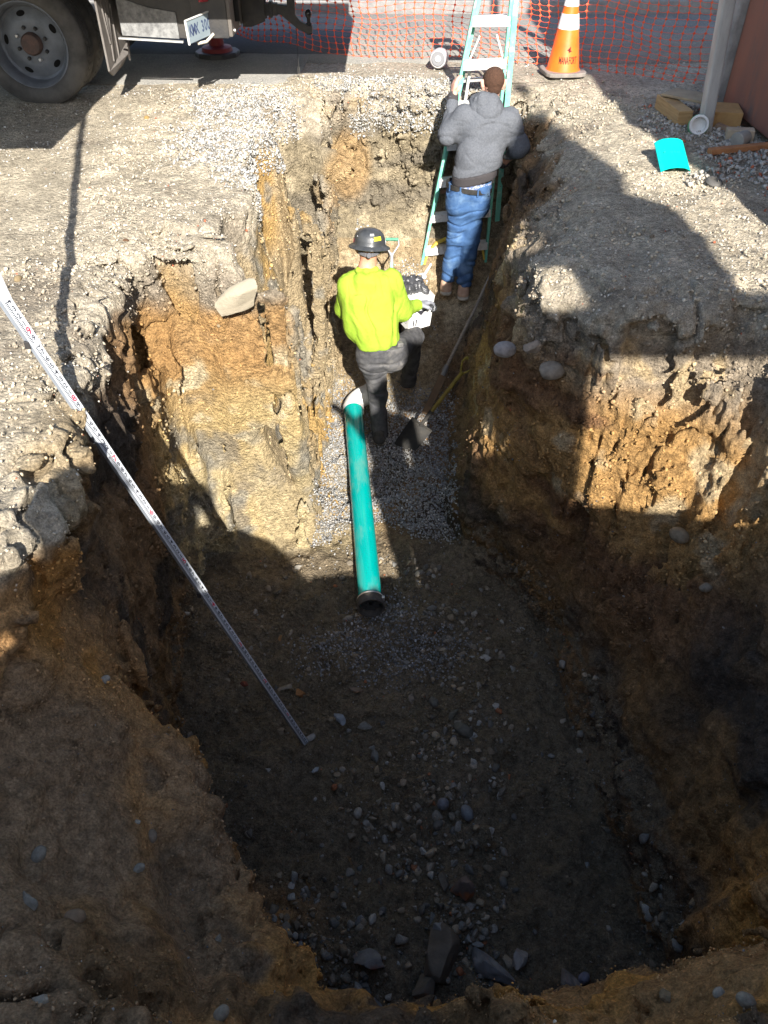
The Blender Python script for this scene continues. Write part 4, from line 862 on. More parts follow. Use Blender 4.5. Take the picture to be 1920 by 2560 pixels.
# ------------------------------------------------------------------ truck standing on the road edge, tail to the right
def truck():
    t = thing('truck', (-2.7, 6.9, 0), 'black flatbed work truck with dual rear wheels and a tow hitch parked behind the pit', 'truck')
    def wheel(x, y, dirn, name='wheel', full=True):
        wo = bpy.data.objects.new(name, None); col.objects.link(wo); wo.location = Vector((x, y, .41)) - t.location; wo.parent = t
        c = Vector((x, y, .42)); ax = Vector((0, -dirn, 0))
        r_ = .425
        prof = [(.285, -.01), (.300, .012), (.335, .022), (.385, .012), (.408, -.006), (.418, -.016), (.425, -.030), (.4255, -.062), (.417, -.064), (.417, -.070), (.426, -.072), (.427, -.118), (.418, -.120), (.418, -.126), (.426, -.128), (.4255, -.16), (.425, -.192), (.408, -.216), (.385, -.234), (.335, -.244), (.290, -.23)]
        def tread(i, k): return -.006 if (i in (6, 7, 10, 11, 14, 15) and (k + (1 if i > 9 else 0) * 2) % 5 == 0) else 0
        m = MB(); m.lathe(prof, c, ax, 240, tread); m.build('tyre', M_rubber, wo, smooth=True)
        if full:
            Mrim = mat('grey_rim', (.16, .175, .20), .5, (.11, .12, .135), 9, .15, 50, metal=.2)
            m = MB(); m.lathe([(.286, -.01), (.292, .004), (.284, .006), (.272, -.010), (.262, -.030), (.256, -.060), (.252, -.10), (.235, -.112), (.205, -.100), (.175, -.088), (.150, -.082), (.125, -.080), (.105, -.082), (.001, -.082)], c, ax, 64)
            rim = m.build('rim', Mrim, wo, smooth=True)
            m = MB(); m.lathe([(.078, -.082), (.076, -.045), (.066, -.030), (.030, -.026), (.001, -.026)], c, ax, 32); m.build('hub', mat('rusty_hub', (.075, .055, .05), .8, (.12, .075, .06), 30, .4, 70), rim, smooth=True)
            for k in range(8):
                a = 2 * math.pi * k / 8 + .3; p = c + Vector((math.cos(a) * .112, 0, math.sin(a) * .112)); m = MB(); m.lathe([(.014, -.082), (.014, -.062), (.009, -.055), (.001, -.055)], p, ax, 6)
                m.build('lug_nut', M_alu if k in (3, 6) else M_black, rim)
            for k in range(5):
                a = 2 * math.pi * k / 5 + .5; p = c + Vector((math.cos(a) * .200, 0, math.sin(a) * .200)); rr = Vector((math.cos(a), 0, math.sin(a))); tt = Vector((-math.sin(a), 0, math.cos(a))); m = MB()
                sl = .5; V = [p + tt * math.cos(q) * .034 + rr * math.sin(q) * .019 + Vector((0, dirn * (.0945 + math.sin(q) * .0078), 0)) for q in [2 * math.pi * j / 16 for j in range(16)]]
                m.add(V, [tuple(range(16))]); m.build('hand_hole_shade', mat('hole_shade', (.004, .004, .004), .9), rim)  # flat dark patch painting the shade inside a hand hole
        return wo
    wheel(-2.70, 6.72, 1); wheel(-2.70, 7.03, 1, full=False); wheel(-2.70, 8.55, 1, full=False)
    M_flap = mat('mudflap', (.17, .155, .14), .85, (.12, .108, .10), 9, .3, 60)
    m = MB(); prof = [(6.68, 1.05), (6.66, .26), (6.73, .215), (7.02, .225), (7.05, .30), (7.10, .245), (7.30, .29), (7.33, .36), (7.33, 1.05)]
    V = [(x + (.05 if 4 <= i <= 5 else 0), y, z) for x in (-2.12, -2.105) for i, (y, z) in enumerate(prof)]; n = len(prof)
    m.add(V, [tuple(range(n)), tuple(range(n, 2 * n))[::-1]] + [(i, (i + 1) % n, n + (i + 1) % n, n + i) for i in range(n)]); fl = m.build('mudflap', M_flap, t)
    for (ya, za, yb, zb2) in ((6.72, .95, 6.80, .42), (6.80, .42, 6.86, .95), (6.90, .95, 6.80, .30), (6.80, .30, 6.92, .70), (6.95, .28, 6.98, .65), (7.14, .9, 7.24, .42), (7.20, .95, 7.30, .5)):
        r = MB(); r.bar((-2.10, ya, za), (-2.10, yb, zb2), .012, .010, (1, 0, 0)); r.build('flap_rib', M_flap, fl)
    M_blk = mat('black_body', (.028, .028, .030), .5, (.055, .05, .045), 7, .2, 70, spec=.45)
    m = MB(); m.box((-4.27, 7.5, 1.17), (8.36, 2.55, .34)); m.build('flatbed', M_blk, t, bevel=.01)
    for y in (7.25, 8.05):
        m = MB(); m.box((-4.4, y, .86), (6.2, .09, .26)); m.build('frame_rail', M_blk, t, bevel=.006)
    m = MB(); m.prism([(-2.05, .46), (-1.52, .42), (-1.47, .47), (-1.47, .98), (-2.05, .98)], (0, 7.06, 0), (1, 0, 0), (0, 0, 1), .20); m.build('step_box', M_blk, t, bevel=.006)
    m = MB(); m.prism([(-2.04, .447), (-1.60, .425), (-1.60, .60), (-1.80, .63), (-2.04, .70)], (0, 6.952, 0), (1, 0, 0), (0, 0, 1), .01); m.build('skirt_lit_patch', mat('lit_patch_grey', (.25, .25, .245), .7, (.13, .13, .13), 26, .3, 80), t)  # paler sheet painting the sunlit part of the black step box
    m = MB(); m.box((-1.82, 6.94, .418), (.50, .03, .012), (0, R(3), 0)); m.build('skirt_edge', M_alu, t)
    m = MB(); m.box((-1.86, 6.94, .80), (.11, .02, .03)); m.box((-1.81, 6.94, .775), (.02, .02, .05)); m.build('bracket', M_alu, t)
    m = MB(); m.box((-1.335, 7.00, .735), (.27, .20, .60)); m.build('corner_box', M_blk, t, bevel=.006)
    M_tail = mat('tail_steel', (.13, .115, .10), .6, (.14, .125, .115), 10, .2, 60, metal=.2)
    m = MB(); m.box((-1.185, 7.68, .735), (.03, 1.56, .58)); m.build('tail_plate', M_tail, t, bevel=.005)
    for y, z, h in ((7.12, .82, .20), (7.10, .60, .16), (7.34, .84, .24), (7.62, .86, .26), (7.82, .86, .26)):
        m = MB(); m.tube([(-1.166, y, z - h / 2), (-1.166, y, z + h / 2)], .032, 14); m.build('slot_shade', mat('slot_shade_dark', (.012, .012, .012), .8), t)  # dark solid painting the shade inside an open slot
    for y in (6.98, 7.25, 7.6, 7.9): 
        m = MB(); m.lathe([(.012, 0), (.012, .012), (.001, .014)], (-1.17, y, .475), (1, 0, 0), 8); m.build('bolt', M_alu, t)
    m = MB(); m.tube([(-1.36, 6.885, .68), (-1.36, 6.885, .92)], .045, 18, ell=.5); m.build('tail_light', mat('red_lens', (.32, .025, .04), .25, spec=.6), t, smooth=True)
    # number plate on its bracket
    pc = Vector((-1.40, 6.80, .525)); Rp = Matrix.Rotation(R(62), 3, 'Z') @ Matrix.Rotation(R(-4), 3, 'Y')
    m = MB(); m.box(pc, (.305, .006, .152), Rp); pl = m.build('number_plate', mat('plate_white', (.22, .27, .30), .6, (.24, .29, .32), 18), t, bevel=.002)
    m = MB()
    for i, ch in enumerate('KMX 300'):
        if ch == ' ': continue
        V, Fc = text_geo(ch); m.add([pc + Rp @ Vector(((i - 3) * .036 + v.x * .062, -.0040, v.y * .105 + .0)) for v in V], Fc)
    m.build('plate_lettering', mat('plate_blue', (.05, .07, .14), .5), pl)
    m = MB(); m.add([pc + Rp @ Vector((x, -.0042, z)) for x, z in ((.115, -.07), (.145, -.07), (.145, -.035), (.115, -.035))], [(0, 1, 2, 3)]); m.build('plate_sticker', mat('plate_yellow', (.65, .55, .08), .5), pl)
    m = MB(); m.box(pc + Rp @ Vector((0, -.004, .079)), (.31, .012, .008), Rp); m.box(pc + Rp @ Vector((-.155, -.004, 0)), (.008, .014, .16), Rp); m.build('plate_frame', M_white, pl)
    m = MB(); m.tube([pc + Vector((.08, .10, -.06)), pc + Vector((.03, .04, -.10)), pc + Vector((-.03, -.0, -.105))], .011, 10); m.build('plate_hook', mat('bone', (.55, .50, .42), .7), pl, smooth=True)
    # outrigger foot on its pad
    m = MB(); m.lathe([(.06, .32), (.07, .10), (.14, .085), (.15, .05), (.02, .045)], (-1.60, 8.45, 0), (0, 0, 1), 28); m.build('outrigger_foot', M_red, t, smooth=True)
    m = MB(); m.lathe([(.001, .052), (.21, .052), (.215, .040), (.215, .012), (.001, .012)], (-1.60, 8.45, 0), (0, 0, 1), 10); m.build('outrigger_pad', M_black, t)
    # hitch
    m = MB(); m.prism([(-1.17, .42), (-1.17, .78), (-.98, .60), (-.98, .46), (-1.10, .42)], (0, 7.44, 0), (1, 0, 0), (0, 0, 1), .02); m.prism([(-1.17, .42), (-1.17, .78), (-.98, .60), (-.98, .46), (-1.10, .42)], (0, 7.58, 0), (1, 0, 0), (0, 0, 1), .02)
    m.box((-1.03, 7.51, .535), (.30, .075, .085)); m.box((-.935, 7.51, .535), (.03, .10, .11)); m.build('hitch_receiver', M_black, t, bevel=.004)
    m = MB(); m.prism([(-.95, .50), (-.95, .575), (-.84, .565), (-.80, .56), (-.795, .69), (-.76, .715), (-.72, .765), (-.69, .745), (-.70, .70), (-.735, .66), (-.735, .50), (-.70, .455), (-.63, .42), (-.60, .42), (-.60, .37), (-.64, .36), (-.72, .395), (-.80, .455), (-.86, .50)], (0, 7.51, 0), (1, 0, 0), (0, 0, 1), .06)
    m.build('pintle_hook', M_black, t, bevel=.006)
    m = MB(); m.lathe([(.001, .535), (.016, .530), (.027, .515), (.029, .500), (.024, .482), (.015, .470), (.015, .440), (.024, .436), (.024, .355), (.001, .355)], (-.628, 7.51, 0), (0, 0, 1), 24); m.build('tow_ball', mat('ball_metal', (.05, .05, .052), .25, metal=.7), t, smooth=True)
    m = MB(); m.tube([(-.735, 7.49, .44), (-.733, 7.47, .12)], .003, 6); m.tube([(-.74, 7.47, .12), (-.74, 7.46, .075), (-.728, 7.46, .075), (-.728, 7.47, .12)], .0035, 6); m.build('pin_cable', M_black, t)
    for y in (7.15, 7.9):
        m = MB(); m.tube([(-2.1, y, .62), (-1.55, y, .60)], .03, 12); m.build('crossbar', M_blk, t)
    m = MB(); m.tube([(-1.70, 7.25, .80), (-1.45, 7.2, .74)], .05, 14); m.build('air_tank', M_blk, t, smooth=True)
    m = MB(); m.box((-3.22, 5.0, 1.40), (2.5, 2.7, .16)); m.build('shade_platform', M_blk, t, bevel=.01)  # unseen platform added to shade the wheel and the ground before it
    m = MB(); m.box((-7.2, 7.6, 1.9), (2.2, 2.2, 1.9)); m.build('cab', M_blk, t, bevel=.1)
    wheel(-6.9, 6.75, 1, full=False); wheel(-6.9, 8.5, 1, full=False)
truck()

# ------------------------------------------------------------------ orange mesh fence
def fence():
    M_o = mat('orange_mesh', (.90, .085, .025), .5, (.95, .14, .05), 12, spec=.4)
    path = [(-2.3, 10.3), (-1.7, 9.7), (-1.35, 9.15), (-.75, 8.72), (-.1, 8.42), (.5, 8.30), (1.05, 8.26), (1.35, 8.22), (1.75, 8.00), (2.3, 7.60), (2.75, 7.35), (3.3, 7.3)]
    P = [Vector((x, y, 0)) for x, y in path]; seg = [(P[i + 1] - P[i]).length for i in range(len(P) - 1)]; tot = sum(seg)
    def at(s):
        for i, L_ in enumerate(seg):
            if s <= L_ or i == len(seg) - 1: return P[i].lerp(P[i + 1], min(1, s / L_))
            s -= L_
    dx = .088; nc = int(tot / dx); dz = .046; nr = 25
    def node(i, j):
        s = i * dx; p = at(s); h = j * dz
        lean = .07 * math.sin(s * 2.3) + .04 * math.sin(s * 5.1 + 1); q = jit(s, 1.7, 9) * .10 * min(1, h * 1.5)
        sag = .03 * math.sin(s * 1.9) * (h / 1.1) + .012 * math.sin(s * 7 + j * .4)
        low = max(0, 1 - s / 1.9)                                  # slack end lies on the road
        base = .02 + .015 * math.sin(s * 4) 
        x = p.x + lean * h * .25 + .012 * math.sin(j * .9 + s * 3) + jit(s * 3 + j * .35, 1.0, 5) * .02
        y = p.y + lean * h * .5 + q - .18 * max(0, .22 - h) * (1 + math.sin(s * 3))
        return Vector((x, y, max(.012, base + h + sag)))
    N = [[node(i, j) for j in range(nr)] for i in range(nc)]
    m = MB()
    def strand(a, b_, w_, th):
        d = (b_ - a); L_ = d.length
        if L_ < 1e-5: return
        d /= L_; n = Vector((0, 1, 0)); n = (n - d * n.dot(d)).normalized(); s_ = d.cross(n)
        V = [a + s_ * w_ / 2, a - s_ * w_ / 2, a - n * th, b_ + s_ * w_ / 2, b_ - s_ * w_ / 2, b_ - n * th]
        m.add(V, [(0, 1, 4, 3), (1, 2, 5, 4), (2, 0, 3, 5)])
    for i in range(nc):
        for j in range(nr):
            a = N[i][j]
            if j < nr - 1: strand(a, N[i][j + 1], .0052, .003)
            if i < nc - 1:
                b_ = N[i + 1][j]; mid = (a + b_) / 2 + Vector((0, 0, -.004 + .008 * jit(i * 1.3, 1, j))); strand(a, mid, .0030, .002); strand(mid, b_, .0030, .002)
            k = .0135; V = [a + Vector((k * 1.05, -.001, 0)), a + Vector((0, -.001, k)), a + Vector((-k * 1.05, -.001, 0)), a + Vector((0, -.001, -k)), a + Vector((0, -.005, 0)), a + Vector((0, .003, 0))]
            m.add(V, [(0, 1, 4), (1, 2, 4), (2, 3, 4), (3, 0, 4), (1, 0, 5), (2, 1, 5), (3, 2, 5), (0, 3, 5)])
    o = m.build('safety_fence', M_o); tag(o, 'orange plastic mesh safety fence strung along the edge of the road', 'fence')
fence()

# ------------------------------------------------------------------ traffic cone
def cone():
    t = thing('traffic_cone', (1.60, 7.77, 0), 'tall orange traffic cone with two white bands standing in front of the mesh fence', 'traffic cone')
    c = Vector((1.60, 7.77, .0)); H = .70; ro = lambda z: .145 + (.030 - .145) * ((z - .035) / (H - .035))
    Mo = mat('cone_orange', (.88, .115, .012), .5, (.95, .17, .02), 6, .1, 50, c3=(.50, .12, .06), c3s=16, c3t=(.64, .76)); Mw = mat('cone_band', (.84, .83, .81), .45, (.62, .61, .60), 12, .1, 50, thr=(.55, .75))
    b = MB(); V = []; n = 40
    b.lathe([(ro(.035) + .012, .036), (ro(.05), .055), (ro(H) , H), (ro(H) - .006, H + .004), (ro(H) - .012, H - .01)], c, (0, 0, 1), 48); b.build('cone_body', Mo, t, smooth=True)
    for z0, z1 in ((.355, .465), (.520, .655)):
        b = MB(); b.lathe([(ro(z0) + .0005, z0), (ro(z0) + .0035, z0), (ro(z1) + .0035, z1), (ro(z1) + .0005, z1)], c, (0, 0, 1), 48); b.build('reflective_band', Mw, t, smooth=True)
    b = MB(); pts = []
    for i in range(32):
        a = 2 * math.pi * i / 32; ca, sa = math.cos(a), math.sin(a); q = .185 / (abs(ca) ** 5 + abs(sa) ** 5) ** .2; pts.append((ca * q, sa * q))
    b.prism(pts, c + Vector((0, 0, .024)), (math.cos(.12), math.sin(.12), 0), (-math.sin(.12), math.cos(.12), 0), .034); b.build('cone_base', mat('cone_rubber', (.27, .235, .205), .85, (.18, .165, .15), 12, .4, 60), t, bevel=.008)
    b = MB()
    def wrap(x, z): 
        a = -math.pi / 2 + .10 + x / (ro(z)) * 1.0; r_ = ro(z) + .002; return c + Vector((math.cos(a) * r_, math.sin(a) * r_, z))
    s_ = 'MANAFORT'
    for i, ch in enumerate(s_):
        V, Fc = text_geo(ch); b.add([wrap((i - 3.5) * .0205 + v.x * .030, .128 + v.y * .075) for v in V], Fc)
    b.build('stencil', mat('stencil_black', (.05, .02, .012), .7), t); b = MB()
    arrow = [(-.020, .205), (.012, .237), (.012, .207), (.026, .200), (.010, .194), (-.002, .186), (-.006, .203)]; b.add([wrap(x, z) for x, z in arrow], [tuple(range(len(arrow)))])
    b.build('stencil_arrow', mat('stencil_red', (.10, .01, .01), .7), t)
cone()

# ------------------------------------------------------------------ wall, end column, post and an added roof that shades the road
Mw1 = mat('rusty_panel', (.27, .115, .075), .8, (.20, .10, .075), 3.2, .4, 14, stretch=(1, 1, .35), c3=(.13, .10, .09), c3s=7, c3t=(.56, .72))
b = thing('building', (2.9, 6.0, 0), 'rust-red clad building wall with a grey concrete end at the right edge', 'building')
m = MB(); m.box((2.93, 4.1, 1.6), (.54, 5.1, 3.1)); m.build('clad_wall', Mw1, b, bevel=.01)
m = MB(); m.box((2.90, 6.83, 1.6), (.60, .34, 3.2)); m.build('end_column', mat('rough_concrete', (.33, .32, .30), .9, (.22, .21, .20), 9, .8, 40), b, bevel=.02)
m = MB(); m.box((4.85, 5.3, 3.3), (4.6, 4.8, .16)); m.build('shade_roof', mat('shade_roof_board', (.20, .18, .16), .8), b)  # unseen roof, added and sized for the shade it throws on the road
m = thing('post', (2.33, 6.05, 0), 'tall weathered grey steel post leaning in front of the rust-red wall', 'post')
pb = MB(); p0 = Vector((2.345, 6.05, -.03)); p1 = p0 + Vector((-.085 * 3.2, 0, 3.2)); pb.bar(p0, p1, .085, .095, (0, 1, .0)); pb.build('shaft', mat('galvanised', (.50, .49, .47), .6, (.33, .32, .31), 7, .3, 60, metal=.25, stretch=(1, 1, .25)), m, bevel=.012)
def board(name, a, b_, wd, th, m_, label, cat='timber', up=(0, 0, 1)):
    q = MB(); q.bar(a, b_, wd, th, up); o = q.build(name, m_, None, bevel=.004); tag(o, label, cat); return o
gz_ = lambda x, y: float(ground_h(np.array([x], np.float32), np.array([y], np.float32))[0])
board('timber_block', (2.22, 6.16, .06), (2.17, 6.60, .07), .11, .10, M_wood, 'thick pale timber block left of the post foot')
board('timber_block', (2.43, 6.24, .07), (2.63, 6.20, .07), .28, .10, mat('lumber_b', (.46, .28, .11), .75, (.33, .19, .08), 8, .4, 40), 'squared honey-coloured timber block right of the post foot')
board('plywood_offcut', (2.20, 6.60, .135), (2.46, 6.36, .135), .24, .018, mat('ply', (.42, .32, .20), .8, (.30, .23, .15), 12, .3, 40), 'thin brown board lying on the timbers behind the post', 'board')
board('wood_scrap', (2.42, 6.04, .05), (2.55, 5.92, .02), .05, .03, mat('scrap', (.34, .22, .14), .8, (.22, .15, .10), 12), 'short dark brown scrap of wood just right of the post foot', 'wood')
board('wood_offcut', (2.42, 5.84, .045), (2.60, 5.80, .05), .085, .075, mat('pale_wood', (.50, .40, .28), .8, (.36, .29, .21), 10, .3, 40), 'pale stubby timber offcut lying between the post and the round stone')
board('orange_board', (2.20, 5.50, .03), (2.66, 5.60, .04), .055, .035, mat('rough_orange_wood', (.46, .21, .09), .85, (.34, .15, .07), 18, .8, 50), 'narrow orange splintered board lying on the rubble under the wall', 'board')
m = MB(); m.tube([(2.435, 5.66, .05), (2.52, 5.72, .06)], [.055, .045], 14); tag(m.build('concrete_core', M_conc, smooth=True, bevel=.006), 'short round grey stone stub lying beside the rusty wall', 'stone')
# white pipe cap beside the post
t = thing('pipe_fitting', (2.26, 5.97, .05), 'small white pipe fitting lying against the foot of the post', 'pipe fitting'); d = Vector((-.25, -.9, .35)).normalized(); c = Vector((2.262, 5.97, .065))
m = MB(); m.lathe([(.050, .045), (.064, .047), (.067, .040), (.067, -.04), (.060, -.045)], c, d, 32); m.lathe([(.050, .045), (.048, -.01), (.018, -.014), (.001, -.014)], c, d, 32); m.build('fitting_body', M_white, t, smooth=True)
m = MB(); m.lathe([(.068, .012), (.0715, .010), (.0715, -.044), (.066, -.048)], c, d, 32); m.build('green_sleeve', mat('leaf_green', (.10, .36, .16), .6), t, smooth=True)
# teal offcut
t = thing('pipe_offcut', (1.86, 5.25, .02), 'flattened bright teal offcut of split plastic pipe lying on the ground', 'pipe offcut')
Mt2 = mat('teal_offcut', (.0, .55, .47), .4, (.0, .48, .43), 6, .1, 60)
m = MB(); A = Vector((1.795, 5.13, .012)); ux = Vector((1, .02, 0)).normalized(); uy = Vector((.08, 1, .24)).normalized(); un = ux.cross(uy); V = []; pr = [(-.02, .008), (0, .022), (.03, .034), (.08, .040), (.13, .036), (.165, .022), (.175, .0), (.165, -.018)]
for v in (0, .34):
    for x, z in pr: V.append(A + ux * x + uy * v + un * z)
k = len(pr); Fc = [(i, i + 1, k + i + 1, k + i) for i in range(k - 1)]; m.add(V, Fc); m.add([v - un * .005 for v in V], [f[::-1] for f in Fc]); m.add(V[:k] + [v - un * .005 for v in V[:k]], [(i + 1, i, k + i, k + i + 1) for i in range(k - 1)]); m.add(V[k:] + [v - un * .005 for v in V[k:]], [(i, i + 1, k + i + 1, k + i) for i in range(k - 1)])
m.build('shell', Mt2, t)
m = MB()
for i, ch in enumerate('P USA'):
    if ch == ' ': m.build('faint_print', mat('faint', (.02, .30, .27), .6), t); m = MB(); continue
    V, Fc = text_geo(ch); m.add([A + ux * (.02 + i * .022 + v.x * .024) + uy * (.17 + v.y * .024) + un * (.0425 - .05 * abs(.02 + i * .022 - .08) ** 1.2) for v in V], Fc)
m.build('faint_print', mat('faint', (.02, .30, .27), .6), t)
m = MB(); m.lathe([(.001, .0), (.05, .0), (.055, .012), (.045, .026), (.03, .028), (.03, .012), (.001, .012)], (2.06, 4.95, gz_(2.06, 4.95)), (.1, -.2, 1), 20); tag(m.build('rubber_ring', M_rubber, smooth=True), 'dark rubber ring lying alone on the bare ground right of the mound', 'ring')
# clear jug by the fence
t = thing('plastic_jug', (.497, 7.99, .06), 'clear round plastic jug lying on its side in front of the fence', 'jug'); d = Vector((-.18, -.95, .12)).normalized(); c = Vector((.50, 7.97, .082))
m = MB(); m.lathe([(.001, .07), (.045, .07), (.070, .062), (.080, .04), (.080, -.10), (.06, -.13), (.02, -.14)], c, d, 32); m.build('jug_body', mat('cloudy_plastic', (.52, .50, .50), .25, (.35, .34, .35), 14, .3, 30, spec=.6), t, smooth=True)
m = MB(); m.lathe([(.001, .074), (.055, .074), (.060, .068)], c, d, 32); m.build('jug_base', mat('grey_clear', (.20, .20, .21), .3), t); m = MB(); m.lathe([(.001, .084), (.022, .084), (.026, .074)], c, d, 24); m.build('jug_cap', M_white, t, smooth=True)

# ------------------------------------------------------------------ rocks one can point at
def rock(loc, size, colr, label, seed, flat=.7, angular=True, stretch=(1, 1, 1), rot=0, name='rock', c2=None, c3=None):
    r = np.random.default_rng(seed); bm = bmesh.new(); bmesh.ops.create_icosphere(bm, subdivisions=4, radius=1)
    V = np.array([v.co[:] for v in bm.verts], np.float32); Fc = np.array([[v.index for v in f.verts] for f in bm.faces], np.int32); bm.free()
    for _ in range(11 if angular else 5):
        d = r.normal(size=3); d /= np.linalg.norm(d); c = (.38 if angular else .72) + .3 * r.random(); q = V @ d; V = V - np.outer(np.maximum(q - c, 0) * (.97 if angular else .7), d)
    nn = V / np.linalg.norm(V, axis=1, keepdims=True)
    V = V + nn * ((fbm(V[:, 0] * 2 + seed, V[:, 1] * 2, V[:, 2] * 2, 70, 4) - .5) * (.28 if angular else .1))[:, None]
    V *= np.array([1, .75, flat]) * np.array(stretch) * size; a = rot; V = V @ np.array([[math.cos(a), math.sin(a), 0], [-math.sin(a), math.cos(a), 0], [0, 0, 1]])
    o = np_mesh(name, V, Fc, mat('rock_' + str(seed), colr, .85, c2 or tuple(x * .6 for x in colr), 3 / size * .5, .5, 40, c3=c3, c3s=1.2 / size * .5, c3t=(.54, .66)), smooth=True); o.location = loc
    o.data.set_sharp_from_angle(angle=R(38)) if angular else None
    return tag(o, label, name)
def wp(px, py, z):                                            # where the sight line of a photo pixel meets height z
    u_ = (px - 960) / 1923; v_ = (1280 - py) / 1923; c_, s_ = math.cos(R(42)), math.sin(R(42)); k_ = (z - 1.7) / (-s_ + v_ * c_); return (u_ * k_, (c_ + v_ * s_) * k_, z)
def hit(px, py):                                              # first soil point along the sight line of a photo pixel
    c_, s_ = math.cos(R(42)), math.sin(R(42)); zz = GV[:, 2] - 1.7; D_ = GV[:, 1] * c_ - zz * s_
    ok = D_ > .3; u_ = 960 + 1923 * GV[:, 0] / D_; v_ = 1280 - 1923 * (GV[:, 1] * s_ + zz * c_) / D_
    m_ = np.nonzero(ok & (np.abs(u_ - px) < 9) & (np.abs(v_ - py) < 9))[0]
    return GV[m_[np.argmin(D_[m_])]] if len(m_) else np.array([0, 0, -50.])
G_ = (.20, .19, .175); B_ = (.15, .125, .095)
rock((-.79, 3.94, -.29), .175, (.33, .285, .21), 'large pale boulder sticking out of the orange cliff at the left', 5, .62, stretch=(1.15, .55, 1.0), rot=0, name='boulder', c2=(.29, .25, .185)).rotation_euler = (0, R(-32), R(8))
rock((.80, 3.62, -.38), .060, (.30, .25, .20), 'squarish tan cobble set in the right cliff above the oval one', 2, .9, stretch=(1, .7, 1), name='cobble')
rock((.675, 3.80, -.50), .065, (.30, .27, .25), 'small pale grey cobble at the corner of the right cliff', 3, .7, False, name='cobble')
rock((.90, 3.58, -.50), .075, (.27, .23, .18), 'oval grey-brown cobble set in the right cliff below the squarish one', 4, .65, False, name='cobble')
spec = [  # px, py, half size, colour, flat, angular, label
 (925, 2400, .10, G_, .55, True, 'long flat rock with a rusty patch at the near end of the pit', (1.35, .8, 1), (.24, .09, .06)),
 (1090, 2400, .15, B_, .75, True, 'big dark earth-covered block in the middle of the near rock heap', (1.1, 1, 1), None),
 (1215, 2420, .12, (.25, .245, .24), .6, True, 'dark overhanging slab with a pale upper edge at the right of the near rock heap', (1.2, .8, 1), None),
 (1065, 2470, .11, B_, .8, True, 'dark blunt block nearest the bank in the rock heap', (1, .9, 1), None),
 (940, 2530, .09, (.22, .21, .19), .5, True, 'flat grey rock half hidden behind the near bank', (1.3, .8, 1), None),
 (1160, 2215, .085, (.17, .13, .11), 1.1, True, 'upright dark rock with an orange stain near the middle of the pit floor', (.8, 1, 1.2), (.36, .12, .04)),
 (1105, 2195, .07, B_, .8, True, 'dull brown rock leaning left of the orange-stained one', (1, .8, 1), None),
 (1095, 2320, .065, (.27, .265, .25), .8, True, 'pale grey wedge-shaped rock standing above the near rock heap', (.7, .8, 1.3), None),
 (1295, 2395, .065, (.28, .26, .24), .7, True, 'brown rock with a white corner lying alone right of the heap', (1.1, .9, 1), None),
 (1420, 2460, .075, (.25, .21, .18), .6, True, 'tan flat rock against the near bank at the right', (1.2, .8, 1), None),
 (1460, 2445, .032, (.20, .19, .23), .8, False, 'small round purple-grey stone beside the tan flat rock', (1, 1, 1), None),
 (1168, 2032, .048, (.19, .20, .21), .75, False, 'smooth blue-grey oval cobble in the middle distance of the pit floor', (1, .9, 1), None),
 (1108, 2010, .042, (.19, .19, .20), .8, False, 'upright grey pebble left of the smooth oval cobble', (.8, 1, 1.2), None),
 (895, 2032, .032, (.33, .30, .25), .8, False, 'pale tan stone resting alone left of centre on the pit floor', (1, 1, 1), None),
 (918, 2056, .032, (.27, .25, .21), .6, True, 'flat pale stone touching the pale tan stone', (1.1, .9, 1), None),
 (1095, 2062, .035, (.14, .13, .11), .8, False, 'round dark cobble below the upright grey pebble', (1, 1, 1), None),
 (850, 1795, .050, (.26, .28, .30), .5, True, 'flat bluish rock right of the foot of the levelling rod', (1.1, .8, 1), None),
 (915, 1815, .052, (.24, .225, .19), .6, True, 'tan angular rock right of the flat bluish one', (1.1, .8, 1), None),
 (935, 1890, .045, (.20, .195, .17), .6, True, 'grey-brown wedge rock below the tan angular one', (1, .8, 1), None),
 (890, 1725, .055, (.20, .145, .10), .6, True, 'brown lumpy rock below the gravel pile', (1.2, .8, 1), (.30, .15, .07)),
 (1028, 1747, .042, (.21, .17, .13), .6, True, 'small brown rock at the right foot of the gravel pile', (1, .8, 1), None),
 (1160, 1825, .060, (.13, .12, .095), .6, False, 'smooth dark oval boulder on the right of the pit floor', (1.2, .8, 1), None),
 (1130, 1790, .050, (.14, .13, .10), .55, True, 'dark sloping rock just above the smooth dark boulder', (1.3, .7, 1), None),
 (1085, 1755, .040, (.14, .13, .105), .7, False, 'rounded dark cobble between the brown rocks and the right wall', (1, .9, 1), None),
 (712, 1720, .055, (.26, .22, .17), .45, True, 'long pale flat rock beside the rod with a rusty neighbour', (1.3, .7, 1), None),
 (752, 1735, .050, (.33, .16, .06), .6, True, 'rusty orange rock at the end of the long pale flat rock', (.8, 1.1, 1), None),
 (612, 1708, .035, (.20, .06, .035), .7, True, 'dark red rock left of the rod on the pit floor', (1.2, .8, 1), None),
 (700, 1595, .028, (.38, .21, .09), .8, True, 'little orange-brown stone right of the rod in front of the left cliff', (.9, .9, 1.1), None),
 (775, 1845, .045, (.28, .27, .25), .5, True, 'upright pale slab right beside the foot of the rod', (.6, 1.2, 1), None),
 (790, 1925, .028, (.36, .38, .38), .5, True, 'small pale chip of rock below the foot of the rod', (1, .8, 1), None),
 (1258, 2205, .03, (.14, .13, .11), .8, False, 'small dark round stone on the right of the pit floor', (1, 1, 1), None)]
